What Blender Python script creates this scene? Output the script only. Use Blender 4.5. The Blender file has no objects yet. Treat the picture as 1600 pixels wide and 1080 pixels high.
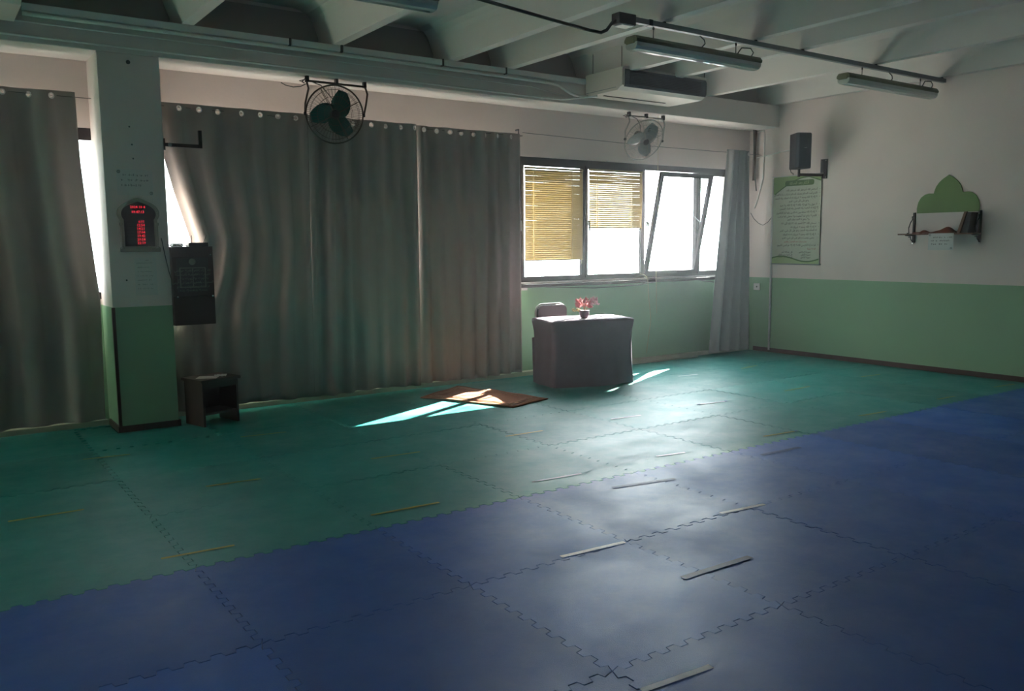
import bpy, bmesh, math, random
from mathutils import Vector, Matrix
random.seed(7)
R = math.radians; PI = math.pi
S = bpy.context.scene; C = S.collection
# ------------------------------------------------------------------ camera
YAW, PIT, ROL, FPX, CH = R(34.98), R(-6.82), R(-.47), 1320., 1.6
cy, sy, cp, sp, cr, sr = math.cos(YAW), math.sin(YAW), math.cos(PIT), math.sin(PIT), math.cos(ROL), math.sin(ROL)
FW = Vector((sy*cp, cy*cp, sp)); R0 = Vector((cy, -sy, 0)); U0 = R0.cross(FW)
RT = R0*cr + U0*sr; UP = U0*cr - R0*sr
cd = bpy.data.cameras.new('camera'); cam = bpy.data.objects.new('camera', cd); C.objects.link(cam)
cam.matrix_world = Matrix(((RT.x, UP.x, -FW.x, 0), (RT.y, UP.y, -FW.y, 0), (RT.z, UP.z, -FW.z, CH), (0, 0, 0, 1)))
cd.sensor_fit = 'HORIZONTAL'; cd.sensor_width = 36; cd.lens = FPX/1600*36; cd.clip_start = .05
S.camera = cam
def at(px, py, ax, v):      # where the sight line through a photo pixel meets a real plane of the room
    d = RT*((px-800)/FPX) + UP*(-(py-540)/FPX) + FW
    o = Vector((0, 0, CH)); i = 'xyz'.index(ax); return o + d*((v-o[i])/d[i])
# ------------------------------------------------------------------ light
W = bpy.data.worlds.new('world'); S.world = W; W.use_nodes = True
EL = R(34.0); SD = Vector((-.905*math.cos(EL), -.425*math.cos(EL), -math.sin(EL)))
wn_, wl_ = W.node_tree.nodes, W.node_tree.links; bg = wn_['Background']; bg.inputs[0].default_value = (.88, .95, 1, 1)
gt = wn_.new('ShaderNodeTexCoord'); dt = wn_.new('ShaderNodeVectorMath'); dt.operation = 'DOT_PRODUCT'; dt.inputs[1].default_value = -SD
wl_.new(gt.outputs['Generated'], dt.inputs[0])      # hazy white sky, brighter towards the sun all round it
mr_ = wn_.new('ShaderNodeMapRange'); mr_.inputs[1].default_value = -1; mr_.inputs[2].default_value = 1; mr_.inputs[3].default_value = 0; mr_.inputs[4].default_value = 1; wl_.new(dt.outputs['Value'], mr_.inputs[0])
pw = wn_.new('ShaderNodeMath'); pw.operation = 'POWER'; pw.inputs[1].default_value = 3.6; wl_.new(mr_.outputs[0], pw.inputs[0])
ml = wn_.new('ShaderNodeMath'); ml.operation = 'MULTIPLY_ADD'; ml.inputs[1].default_value = 34.0; ml.inputs[2].default_value = 1.0; wl_.new(pw.outputs[0], ml.inputs[0]); wl_.new(ml.outputs[0], bg.inputs[1])
sd = bpy.data.lights.new('sun', 'SUN'); sd.energy = 150; sd.angle = R(.55); sd.color = (1, .95, .88)
so = bpy.data.objects.new('sun', sd); C.objects.link(so)
so.rotation_euler = SD.to_track_quat('-Z', 'Y').to_euler()
for i, (x0, x1) in enumerate(((-4.3, 1.4), (1.8, 5.95), (6.0, 9.7))):
    l = bpy.data.lights.new('window_portal', 'AREA'); l.shape = 'RECTANGLE'; l.size = x1-x0; l.size_y = 1.5
    l.cycles.is_portal = True
    o = bpy.data.objects.new('window_portal', l); C.objects.link(o); o.location = ((x0+x1)/2, 8.56, 1.9)
    o.rotation_euler = (R(-90), 0, 0)
S.view_settings.view_transform = 'Standard'; S.view_settings.look = 'None'
S.view_settings.exposure = 0.0; S.view_settings.gamma = 1; S.view_settings.use_curve_mapping = False
# ------------------------------------------------------------------ materials
def mat(name, col, rough=.6, metal=0, var=0, vscale=6, bump=0, bscale=60, spec=.5, trans=0, emit=None, es=0, rnd=0, dust=None, coat=0):
    m = bpy.data.materials.new(name); m.use_nodes = True; n = m.node_tree.nodes; L = m.node_tree.links
    b = n['Principled BSDF']; c4 = (*col, 1)
    b.inputs['Base Color'].default_value = c4; b.inputs['Roughness'].default_value = rough
    b.inputs['Metallic'].default_value = metal; b.inputs['Specular IOR Level'].default_value = spec
    b.inputs['Coat Weight'].default_value = coat
    tc = n.new('ShaderNodeTexCoord'); src = None
    def rgb(c): x = n.new('ShaderNodeRGB'); x.outputs[0].default_value = c; return x.outputs[0]
    if var or dust or rnd: src = rgb(c4)
    def noise(scale, detail=6, rough_=.6):
        g = n.new('ShaderNodeNewGeometry'); t = n.new('ShaderNodeTexNoise'); t.inputs['Scale'].default_value = scale
        t.inputs['Detail'].default_value = detail; t.inputs['Roughness'].default_value = rough_
        L.new(g.outputs['Position'], t.inputs['Vector']); return t.outputs['Fac']
    def hsv(src, fac_out, lo, hi):
        mr = n.new('ShaderNodeMapRange'); L.new(fac_out, mr.inputs[0]); mr.inputs[1].default_value = .25; mr.inputs[2].default_value = .75
        mr.inputs[3].default_value = lo; mr.inputs[4].default_value = hi
        h = n.new('ShaderNodeHueSaturation'); L.new(mr.outputs[0], h.inputs['Value']); L.new(src, h.inputs['Color']); return h.outputs[0]
    if var: src = hsv(src, noise(vscale), 1-var, 1+var)
    if rnd:
        oi = n.new('ShaderNodeObjectInfo'); src = hsv(src, oi.outputs['Random'], 1-rnd, 1+rnd)
    if dust:
        mr = n.new('ShaderNodeMapRange'); L.new(noise(3.2, 10, .68), mr.inputs[0])
        mr.inputs[1].default_value = .42; mr.inputs[2].default_value = .8; mr.inputs[3].default_value = 0; mr.inputs[4].default_value = dust[1]
        mx = n.new('ShaderNodeMix'); mx.data_type = 'RGBA'; L.new(mr.outputs[0], mx.inputs[0]); L.new(src, mx.inputs[6])
        mx.inputs[7].default_value = (*dust[0], 1); src = mx.outputs[2]
        r2 = n.new('ShaderNodeMapRange'); L.new(noise(1.7, 9, .75), r2.inputs[0]); r2.inputs[1].default_value = .33; r2.inputs[2].default_value = .67; r2.inputs[3].default_value = rough-.1; r2.inputs[4].default_value = rough+.16
        L.new(r2.outputs[0], b.inputs['Roughness'])
    if src: L.new(src, b.inputs['Base Color'])
    if bump:
        bp = n.new('ShaderNodeBump'); bp.inputs['Strength'].default_value = bump; bp.inputs['Distance'].default_value = .004
        L.new(noise(bscale, 4), bp.inputs['Height']); L.new(bp.outputs[0], b.inputs['Normal'])
    if emit: b.inputs['Emission Color'].default_value = (*emit, 1); b.inputs['Emission Strength'].default_value = es
    if trans:
        out = n['Material Output']; tr = n.new('ShaderNodeBsdfTranslucent'); ms = n.new('ShaderNodeMixShader')
        tr.inputs[0].default_value = c4; ms.inputs[0].default_value = trans
        if src: L.new(src, tr.inputs[0])
        L.new(b.outputs[0], ms.inputs[1]); L.new(tr.outputs[0], ms.inputs[2]); L.new(ms.outputs[0], out.inputs[0])
    return m
def glass_mat():
    m = bpy.data.materials.new('window_glass'); m.use_nodes = True; n = m.node_tree.nodes; L = m.node_tree.links
    t = n.new('ShaderNodeBsdfTransparent'); g = n.new('ShaderNodeBsdfGlossy'); g.inputs['Roughness'].default_value = .02
    t.inputs[0].default_value = (.93, .96, .95, 1)
    x = n.new('ShaderNodeMixShader'); x.inputs[0].default_value = .06
    L.new(t.outputs[0], x.inputs[1]); L.new(g.outputs[0], x.inputs[2]); L.new(x.outputs[0], n['Material Output'].inputs[0]); return m
def wall_mat():
    m = mat('two_tone_wall_paint', (.63, .60, .58), .55, bump=.25, bscale=45)
    n = m.node_tree.nodes; L = m.node_tree.links; b = n['Principled BSDF']
    g = n.new('ShaderNodeNewGeometry'); s = n.new('ShaderNodeSeparateXYZ'); L.new(g.outputs['Position'], s.inputs[0])
    c = n.new('ShaderNodeMath'); c.operation = 'LESS_THAN'; c.inputs[1].default_value = 1.09; L.new(s.outputs[2], c.inputs[0])
    t = n.new('ShaderNodeTexNoise'); t.inputs['Scale'].default_value = 1.6; t.inputs['Detail'].default_value = 7; L.new(g.outputs['Position'], t.inputs['Vector'])
    mr = n.new('ShaderNodeMapRange'); L.new(t.outputs[0], mr.inputs[0]); mr.inputs[3].default_value = .9; mr.inputs[4].default_value = 1.1
    mx = n.new('ShaderNodeMix'); mx.data_type = 'RGBA'; L.new(c.outputs[0], mx.inputs[0]); mx.inputs[6].default_value = (.77, .68, .64, 1); mx.inputs[7].default_value = (.25, .43, .27, 1)
    h = n.new('ShaderNodeHueSaturation'); L.new(mr.outputs[0], h.inputs['Value']); L.new(mx.outputs[2], h.inputs['Color']); L.new(h.outputs[0], b.inputs['Base Color'])
    rr = n.new('ShaderNodeMapRange'); L.new(c.outputs[0], rr.inputs[0]); rr.inputs[3].default_value = .7; rr.inputs[4].default_value = .42; L.new(rr.outputs[0], b.inputs['Roughness'])
    return m
M = dict(
 wall=wall_mat(), glass=glass_mat(),
 ceil=mat('ceiling_white_paint', (.72, .67, .63), .6, var=.06, vscale=1.5, bump=.15, bscale=30),
 panel=mat('grey_end_board', (.36, .33, .31), .8, var=.08, vscale=2),
 blue=mat('blue_foam_mat', (.003, .10, .45), .40, rnd=.13, dust=((.05, .15, .38), .4), bump=.35, bscale=220, spec=.6),
 green=mat('green_foam_mat', (.006, .22, .20), .39, rnd=.14, dust=((.05, .25, .22), .3), bump=.35, bscale=220, spec=.6),
 sub=mat('dark_subfloor', (.015, .02, .03), .8),
 frame=mat('dark_bronze_aluminium', (.035, .026, .028), .4, .2),
 curtain=mat('taupe_curtain_cloth', (.40, .35, .32), .85, var=.04, vscale=9, bump=.3, bscale=350, trans=.05, spec=.15),
 curtain2=mat('grey_curtain_cloth', (.34, .34, .33), .8, var=.04, vscale=9, bump=.3, bscale=350, trans=.06, spec=.2),
 eyelet=mat('pale_plastic_eyelet', (.9, .87, .84), .4, trans=.65),
 black=mat('black_plastic', (.012, .012, .017), .45), blackm=mat('black_steel', (.02, .018, .02), .4, .5),
 bar=mat('grey_painted_steel_bar', (.24, .27, .27), .5, .3), cable=mat('dark_cable', (.06, .06, .055), .5),
 white=mat('white_plastic', (.62, .62, .60), .4), trunk=mat('painted_conduit', (.80, .80, .76), .35),
 cream=mat('cream_metal_casing', (.62, .58, .52), .42), grille=mat('dark_blue_grille', (.03, .04, .055), .4),
 lampbase=mat('olive_grey_fixture_body', (.16, .17, .10), .5, var=.15, vscale=12), chrome=mat('chrome', (.7, .7, .7), .2, 1),
 fanwire=mat('bronze_wire', (.10, .075, .06), .4, .6), fanwire2=mat('zinc_wire', (.38, .36, .33), .35, .7),
 fgreen=mat('translucent_green_plastic', (.01, .10, .085), .2, trans=.25), fgrey=mat('smoky_grey_plastic', (.22, .27, .27), .2, trans=.35),
 cloth=mat('plum_grey_tablecloth', (.15, .10, .13), .75, var=.08, vscale=7, bump=.3, bscale=300, spec=.3),
 wood=mat('dark_brown_wood', (.035, .017, .012), .5, var=.25, vscale=14), board=mat('brown_wood', (.12, .045, .022), .45, var=.2, vscale=14),
 rug=mat('rust_brown_pile', (.30, .13, .075), .95, var=.3, vscale=45, bump=.6, bscale=300, spec=.1),
 rugline=mat('pale_rug_border', (.42, .24, .16), .95), brown=mat('reddish_brown_cloth', (.17, .045, .025), .8, var=.2, vscale=30),
 yellow=mat('yellow_tape', (.38, .33, .04), .45, var=.2, vscale=25), whitet=mat('white_tape', (.58, .62, .66), .4, var=.1, vscale=25),
 greyt=mat('worn_tape_residue', (.015, .042, .13), .46, var=.2, vscale=30), mark=mat('dark_worn_strip', (.004, .05, .25), .5, var=.2, vscale=30),
 paper=mat('white_paper', (.62, .63, .62), .7), paperg=mat('greyish_paper', (.71, .67, .64), .7), faded=mat('faded_ink', (.30, .28, .27), .7), ink=mat('black_ink', (.03, .03, .03), .7), redink=mat('red_ink', (.30, .05, .04), .7),
 ban=mat('pale_green_banner', (.42, .48, .37), .5, var=.05), ban1=mat('banner_mid_green', (.20, .33, .11), .5), ban2=mat('banner_dark_green', (.055, .14, .035), .5), ban3=mat('banner_light_green', (.32, .44, .2), .5),
 arch=mat('leaf_green_paint', (.125, .235, .075), .5, var=.05), archw=mat('white_board', (.60, .57, .56), .6), gold=mat('dull_silver_relief', (.36, .33, .28), .3, .7),
 red=mat('red_led', (.3, 0, .01), .5, emit=(1, .03, .06), es=.9), ledoff=mat('dark_display', (.05, .03, .03), .3),
 slat=mat('yellow_beige_slat', (.42, .33, .16), .6, trans=.035, spec=.2), cord=mat('white_cord', (.6, .5, .3), .5, trans=.06),
 pink=mat('dusty_pink_petals', (.48, .20, .20), .8, trans=.2), pinkl=mat('pale_pink_petals', (.66, .45, .47), .8, trans=.25), leafc=mat('yellow_green_leaves', (.4, .35, .14), .7, trans=.2),
 pot=mat('dark_ceramic', (.07, .045, .06), .3), chairf=mat('charcoal_upholstery', (.055, .045, .045), .85), chairb=mat('chair_tube', (.5, .46, .42), .35, .6),
 base=mat('dark_skirting', (.055, .025, .02), .5), skirt=mat('pale_dusty_skirting', (.36, .40, .30), .7, var=.1), tag=mat('small_dark_badge', (.02, .02, .02), .5),
 outer=mat('outer_paving', (.16, .155, .15), .8), trimw=mat('white_gloss_paint', (.66, .63, .6), .35),
)
def diffuser():
    m = mat('ribbed_clear_diffuser', (.66, .68, .62), .15, trans=0, spec=.8, coat=.5); return m
M['diff'] = diffuser()
# ------------------------------------------------------------------ mesh helpers
class MB:
    def __init__(s): s.v = []; s.f = []
    def box(s, a, b, rot=0, piv=None):
        x0, y0, z0 = a; x1, y1, z1 = b; n = len(s.v)
        vs = [(x0, y0, z0), (x1, y0, z0), (x1, y1, z0), (x0, y1, z0), (x0, y0, z1), (x1, y0, z1), (x1, y1, z1), (x0, y1, z1)]
        if rot:
            px, py = piv or ((x0+x1)/2, (y0+y1)/2); c, q = math.cos(rot), math.sin(rot)
            vs = [(px+(x-px)*c-(y-py)*q, py+(x-px)*q+(y-py)*c, z) for x, y, z in vs]
        s.v += vs; s.f += [tuple(n+i for i in f) for f in ((0, 3, 2, 1), (4, 5, 6, 7), (0, 1, 5, 4), (1, 2, 6, 5), (2, 3, 7, 6), (3, 0, 4, 7))]; return s
    def tube(s, pts, r, n=8, r2=None, cap=True):
        pts = [Vector(p) for p in pts]; k0 = len(s.v); up = None
        for i, p in enumerate(pts):
            t = (pts[min(i+1, len(pts)-1)]-pts[max(i-1, 0)]).normalized()
            if up is None: up = Vector((0, 0, 1)) if abs(t.z) < .9 else Vector((0, 1, 0))
            a = t.cross(up).normalized(); b = a.cross(t).normalized(); up = b
            rr = r if r2 is None else r+(r2-r)*i/(len(pts)-1)
            for j in range(n):
                w = 2*PI*j/n; s.v.append(tuple(p+a*math.cos(w)*rr+b*math.sin(w)*rr))
        for i in range(len(pts)-1):
            for j in range(n):
                a = k0+i*n+j; b = k0+i*n+(j+1) % n; s.f.append((a, b, b+n, a+n))
        if cap:
            s.f.append(tuple(k0+j for j in range(n))[::-1]); s.f.append(tuple(k0+(len(pts)-1)*n+j for j in range(n)))
        return s
    def ring(s, c, nrm, rad, r, n=32, m=6):
        c = Vector(c); nrm = Vector(nrm).normalized(); a = nrm.orthogonal().normalized(); b = nrm.cross(a); k0 = len(s.v)
        for i in range(n):
            w = 2*PI*i/n; d = a*math.cos(w)+b*math.sin(w)
            for j in range(m):
                q = 2*PI*j/m; s.v.append(tuple(c+d*(rad+r*math.cos(q))+nrm*r*math.sin(q)))
        for i in range(n):
            for j in range(m):
                s.f.append((k0+i*m+j, k0+((i+1) % n)*m+j, k0+((i+1) % n)*m+(j+1) % m, k0+i*m+(j+1) % m))
        return s
    def lathe(s, c, prof, ax=(0, 0, 1), n=20):
        c = Vector(c); ax = Vector(ax).normalized(); a = ax.orthogonal().normalized(); b = ax.cross(a); k0 = len(s.v)
        for r, h in prof:
            for j in range(n):
                w = 2*PI*j/n; s.v.append(tuple(c+ax*h+(a*math.cos(w)+b*math.sin(w))*max(r, 1e-4)))
        for i in range(len(prof)-1):
            for j in range(n):
                p = k0+i*n+j; q = k0+i*n+(j+1) % n; s.f.append((p, q, q+n, p+n))
        s.f.append(tuple(k0+j for j in range(n))[::-1]); s.f.append(tuple(k0+(len(prof)-1)*n+j for j in range(n))); return s
    def prism(s, poly, o, u, v, w):      # polygon in the u,v plane at o, pushed along w
        o, u, v, w = map(Vector, (o, u, v, w)); k = len(s.v); n = len(poly)
        for d in (Vector(), w):
            for x, y in poly: s.v.append(tuple(o+u*x+v*y+d))
        s.f.append(tuple(range(k, k+n))[::-1]); s.f.append(tuple(range(k+n, k+2*n)))
        for i in range(n): s.f.append((k+i, k+(i+1) % n, k+n+(i+1) % n, k+n+i))
        return s
    def build(s, name, m, parent=None, smooth=False, bevel=0, wn=False):
        me = bpy.data.meshes.new(name); me.from_pydata(s.v, [], s.f); me.validate(); 
        b = bmesh.new(); b.from_mesh(me); bmesh.ops.recalc_face_normals(b, faces=b.faces)
        if bevel: bmesh.ops.bevel(b, geom=[e for e in b.edges if len(e.link_faces) == 2 and e.calc_face_angle(0) > .7], offset=bevel, segments=2, affect='EDGES', profile=.6)
        b.to_mesh(me); b.free()
        if smooth:
            for p in me.polygons: p.use_smooth = True
        me.materials.append(M[m] if isinstance(m, str) else m)
        o = bpy.data.objects.new(name, me); C.objects.link(o)
        if parent: o.parent = parent; o.matrix_parent_inverse = Matrix.Translation(parent.location).inverted() if not parent.parent else Matrix()
        return o
def tag(o, label=None, cat=None, group=None, kind=None):
    if label: o['label'] = label
    if cat: o['category'] = cat
    if group: o['group'] = group
    if kind: o['kind'] = kind
    return o
def thing(name, label, cat, loc=(0, 0, 0), group=None):
    o = bpy.data.objects.new(name, None); C.objects.link(o); o.location = loc; o.empty_display_size = .1
    return tag(o, label, cat, group)
def sub(o):  # parenting to a mesh part whose own frame is the world: keep identity
    return o
B = lambda a, b, **k: MB().box(a, b, **k)
def struct(mb, name, m, parent=None, **k):
    o = mb.build(name, m, parent, **k)
    if not parent: o['kind'] = 'structure'
    return o
# ------------------------------------------------------------------ arabic and latin lettering
AR = {'ء':(0xFE80,1),'آ':(0xFE81,2),'أ':(0xFE83,2),'إ':(0xFE87,2),'ا':(0xFE8D,2),'ب':(0xFE8F,4),'ة':(0xFE93,2),'ت':(0xFE95,4),'ث':(0xFE99,4),'ج':(0xFE9D,4),'ح':(0xFEA1,4),'خ':(0xFEA5,4),'د':(0xFEA9,2),'ذ':(0xFEAB,2),'ر':(0xFEAD,2),'ز':(0xFEAF,2),'س':(0xFEB1,4),'ش':(0xFEB5,4),'ص':(0xFEB9,4),'ض':(0xFEBD,4),'ط':(0xFEC1,4),'ظ':(0xFEC5,4),'ع':(0xFEC9,4),'غ':(0xFECD,4),'ف':(0xFED1,4),'ق':(0xFED5,4),'ك':(0xFED9,4),'ل':(0xFEDD,4),'م':(0xFEE1,4),'ن':(0xFEE5,4),'ه':(0xFEE9,4),'و':(0xFEED,2),'ى':(0xFEEF,2),'ي':(0xFEF1,4),'ئ':(0xFE89,4)}
def shape(t):
    out = []; i = 0; prev = False
    while i < len(t):
        ch = t[i]
        if ch == 'ل' and i+1 < len(t) and t[i+1] in 'اأإ':
            base = {'ا':0xFEFB,'أ':0xFEF7,'إ':0xFEF9}[t[i+1]]; out.append(chr(base+(1 if prev else 0))); prev = False; i += 2; continue
        if ch not in AR: out.append(ch); prev = False; i += 1; continue
        b, n = AR[ch]; nx = i+1 < len(t) and t[i+1] in AR and t[i+1] != 'ء'
        if n == 1: out.append(chr(b)); prev = False
        elif n == 2: out.append(chr(b+(1 if prev else 0))); prev = False
        else:
            out.append(chr(b+(3 if prev and nx else 1 if prev else 2 if nx else 0))); prev = nx
        i += 1
    return ''.join(out[::-1])
def text(lines, name, m, parent, o, u, v, res=1):
    """lines: (string, x, y, size, align) laid in the plane o + x*u + y*v; one flat mesh just proud of the surface"""
    o, u, v = Vector(o), Vector(u), Vector(v); vs = []; fs = []
    for s, x, y, size, al in lines:
        c = bpy.data.curves.new('t', 'FONT'); c.body = s; c.size = size; c.align_x = al; c.resolution_u = res; c.offset = size*.012
        ob = bpy.data.objects.new('t', c); C.objects.link(ob); bpy.context.view_layer.update()
        me = ob.to_mesh(); k = len(vs)
        for p in me.vertices: vs.append(tuple(o+u*(x+p.co.x)+v*(y+p.co.y)))
        for p in me.polygons: fs.append(tuple(k+i for i in p.vertices))
        ob.to_mesh_clear(); bpy.data.objects.remove(ob); bpy.data.curves.remove(c)
    me = bpy.data.meshes.new(name); me.from_pydata(vs, [], fs); me.materials.append(M[m])
    ob = bpy.data.objects.new(name, me); C.objects.link(ob)
    if parent: ob.parent = parent; ob.matrix_parent_inverse = Matrix.Translation(parent.location).inverted()
    return ob
def scribble(rows, seed, o, u, v, name, m, parent, h=.012):
    """illegible small print: rows of little separate strokes (x0, x1, y)"""
    rnd = random.Random(seed); mb = MB(); o, u, v = Vector(o), Vector(u), Vector(v); w = u.cross(v)*.0006
    for x0, x1, y in rows:
        x = x0
        while x < x1-.004:
            l = rnd.choice((.006, .009, .012, .004))*h/.012; t = rnd.random()
            if t < .8:
                yy = y+rnd.uniform(-.1, .1)*h; hh = h*rnd.uniform(.55, 1)
                mb.prism([(x, yy), (x+l*.35, yy), (x+l*.35, yy+hh), (x, yy+hh)], o, u, v, w)
                if rnd.random() < .7: mb.prism([(x, yy+hh*.4), (x+l*.8, yy+hh*.4), (x+l*.8, yy+hh*.65), (x, yy+hh*.65)], o, u, v, w)
            x += l*1.15
    ob = mb.build(name, m, parent); return ob
# ================================================================== STRUCTURE
XR, YW, YC, ZB, ZT, ZS = 10.17, 8.38, 7.87, 3.22, 3.52, 3.88
X0, Y0 = -4.5, -4.0
floor = struct(B((X0, Y0, -.12), (XR, YW+.3, -.025)), 'floor', 'sub')
# --- interlocking foam mats: one piece each
TH, DP, NT = .022, .016, 10
def seam(t):  # toothed offset along a seam, period 1 m
    q = (t*NT) % 1
    pts = ((0, 1), (.42, 1), (.5, -1), (.92, -1), (1, 1))
    for (a, ya), (b, yb) in zip(pts, pts[1:]):
        if a <= q <= b: return DP*(ya+(yb-ya)*(q-a)/(b-a))
    return 0
KN = [k/NT+d for k in range(NT) for d in (0, .042, .05, .092)]
def tile_mesh(x0, x1, y0, y1, cut=(0, 0, 0, 0), name='mat'):   # cut: left,right,bottom,top straight
    pts = []; g = .0013
    def run(a, b, fixed, horiz, straight, inset):
        r = []
        ts = [a]+[t for t in (math.floor(a)+k+j for j in range(2) for k in KN) if a+.03 < t < b-.03]+[b]
        for t in ts:
            off = 0 if straight or t in (a, b) else seam(t-math.floor(t))
            r.append((t, fixed+off+inset) if horiz else (fixed+off+inset, t))
        return r
    bt = run(x0, x1, y0, True, cut[2], g); rt = run(y0, y1, x1, False, cut[1], -g)
    tp = run(x0, x1, y1, True, cut[3], -g)[::-1]; lf = run(y0, y1, x0, False, cut[0], g)[::-1]
    bt[0] = (x0+g, y0+g); bt[-1] = (x1-g, y0+g); rt[-1] = (x1-g, y1-g); tp[-1] = (x0+g, y1-g)
    ring = bt+rt[1:]+tp[1:]+lf[1:-1]
    n = len(ring); cx, cyy = (x0+x1)/2, (y0+y1)/2
    b = .0014
    # inner top ring offset inward along vertex normals
    inner = []
    for i in range(n):
        p0, p1, p2 = Vector(ring[i-1]), Vector(ring[i]), Vector(ring[(i+1) % n])
        e = ((p1-p0).normalized()+(p2-p1).normalized()); nn = Vector((-e.y, e.x)); nn = nn.normalized() if nn.length > 1e-6 else Vector((0, 0))
        inner.append(tuple(p1+nn*b))
    vs = [(x, y, 0) for x, y in inner]+[(x, y, -b) for x, y in ring]+[(x, y, -TH+.001) for x, y in ring]
    fs = [tuple(range(n))]+[(i, n+i, n+(i+1) % n, (i+1) % n) for i in range(n)]+[(n+i, 2*n+i, 2*n+(i+1) % n, n+(i+1) % n) for i in range(n)]
    me = bpy.data.meshes.new(name); me.from_pydata(vs, [], fs); me.validate(); return me
GX, GY = .03, .26
std = {}
def add_tile(me, col, loc, rz=0):
    if len(me.materials) == 0: me.materials.append(M[col])
    o = bpy.data.objects.new('floor_mat', me); C.objects.link(o); o.parent = floor
    o.location = (loc[0], loc[1], random.uniform(-.0012, .0002)); o.rotation_euler = (random.uniform(-.0013, .0013), random.uniform(-.0013, .0013), 0); return o
colm = {}
for c in ('blue', 'green'):
    colm[c] = tile_mesh(0, 1, 0, 1); colm[c].materials.append(M[c])
far = []
for i in range(-5, 11):
    for j in range(-5, 9):
        x0, y0 = GX+i, GY+j; x1, y1 = x0+1, y0+1
        if x1 < X0 or y1 < Y0 or x0 > XR or y0 > YW: continue
        c = 'blue' if j < 4 else 'green'
        a0, b0, a1, b1 = max(x0, X0), max(y0, Y0), min(x1, XR-.022), min(y1, 8.30)
        if a1-a0 < .04 or b1-b0 < .04: continue
        if x1 < -1.2 or y1 < .9: far.append((a0, a1, b0, b1, c)); continue
        if j == 7 and i == 1:
            for q, ct in (((x0, x1, y0, YC-.012), (0, 0, 0, 1)), ((x0, 1.328, YC-.010, 8.30), (0, 1, 1, 1)), ((1.842, x1, YC-.010, 8.30), (1, 0, 1, 1))):
                add_tile(tile_mesh(*q, cut=ct), c, (0, 0))
            continue
        if (a0, b0, a1, b1) == (x0, y0, x1, y1): add_tile(colm[c], c, (x0, y0))
        else: add_tile(tile_mesh(a0-x0, a1-x0, b0-y0, b1-y0, cut=(a0 > x0, a1 < x1, b0 > y0, b1 < y1)), c, (x0, y0))
for c in ('blue', 'green'):
    mb = MB()
    for a0, a1, b0, b1, q in far:
        if q == c: mb.box((a0+.002, b0+.002, -TH), (a1-.002, b1-.002, 0))
    o = mb.build('outer_mats', c, floor); o['kind'] = 'stuff'
# --- walls
T = .15
wb = MB(); wb.box((X0, YW, -.12), (XR, YW+T, 1.14)); wb.box((X0, YW, 2.65), (XR, YW+T, 4.2))
wb.box((1.42, YW, 1.14), (1.76, YW+T, 2.65)); wb.box((9.74, YW, 1.14), (XR, YW+T, 2.65)); wb.box((X0, YW, 1.14), (-4.3, YW+T, 2.65))
struct(wb, 'wall_back', 'wall')
struct(B((XR, Y0-.2, -.12), (XR+.2, YW+T, 4.2)), 'wall_right', 'wall')
struct(B((X0-.2, Y0-.2, -.12), (X0, YW+T, 4.2)), 'wall_left', 'wall')
struct(B((X0, Y0-.2, -.12), (XR, Y0, 4.2)), 'wall_front', 'wall')
col = struct(B((1.34, YC, -.02), (1.83, YW, ZB), ), 'pillar', 'wall', bevel=.006)
struct(B((X0, YC, ZB), (XR, YW, ZT), ), 'ceiling_beam', 'ceil', bevel=.01)
bb = MB(); bb.box((XR-.018, Y0, 0), (XR, YC+.35, .062)); struct(bb, 'baseboard_right', 'base', bevel=.003)
bb = MB(); bb.box((1.325, YC-.012, 0), (1.845, YC, .055)); bb.box((1.325, YC-.012, 0), (1.34, 8.3, .055)); bb.box((1.83, YC-.012, 0), (1.845, 8.3, .055)); struct(bb, 'baseboard_pillar', 'base')
bb = MB(); bb.box((X0, 8.3, -.02), (1.32, YW, .05)); bb.box((1.85, 8.3, -.02), (XR-.02, YW, .05)); struct(bb, 'baseboard_back', 'skirt', bevel=.008)
bb = MB(); bb.box((1.334, YC-.006, .055), (1.358, YC, 1.09)); bb.box((1.334, YC-.006, .055), (1.34, YC+.03, 1.09)); struct(bb, 'trim_1', 'base')
# --- ceiling with joists
ceil = struct(B((X0, Y0, ZS), (XR, YW, 4.2)), 'ceiling', 'ceil')
JX = [-3.4, -2.1, -.65, .72, 2.08, 3.47, 4.76, 5.50, 6.72, 7.44, 8.72, 10.08]
prof = [(.045, 3.52), (.052, 3.512)]
half = [(.05, ZT), (.105, 3.66), (.135, 3.74), (.16, 3.79), (.20, 3.835), (.26, 3.868), (.33, ZS)]
for x in JX:
    hs = half if x < 10 else half
    poly = [(-a, b) for a, b in half[::-1]]+[(a, b) for a, b in half]
    if x > 10: poly = [(min(a, XR-x-.002), b) for a, b in poly]
    mb = MB(); mb.prism(poly, (x, Y0, 0), (1, 0, 0), (0, 0, 1), (0, YW-Y0, 0)); struct(mb, 'joist', 'ceil', ceil)
for a, b in zip(JX, JX[1:]):
    mb = MB(); h0 = .12
    r = .1; x0, x1 = a+.1, b-.1; z1 = 3.84
    poly = [(x0, ZT), (x1, ZT), (x1+.03, z1-r)]+[(x1+.03-r+r*math.cos(w), z1-r+r*math.sin(w)) for w in (R(30), R(60), R(90))]+[(x0-.03+r-r*math.cos(w), z1-r+r*math.sin(w)) for w in (R(90), R(60), R(30))]+[(x0-.03, z1-r)]
    mb.prism(poly, (0, 8.10, 0), (1, 0, 0), (0, 0, 1), (0, .03, 0)); struct(mb, 'end_board', 'panel', ceil)
    mb = MB(); mb.box((x0-.02, 8.13, ZT), (x1+.02, 8.2, ZS)); struct(mb, 'end_rim', 'ceil', ceil)
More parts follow.
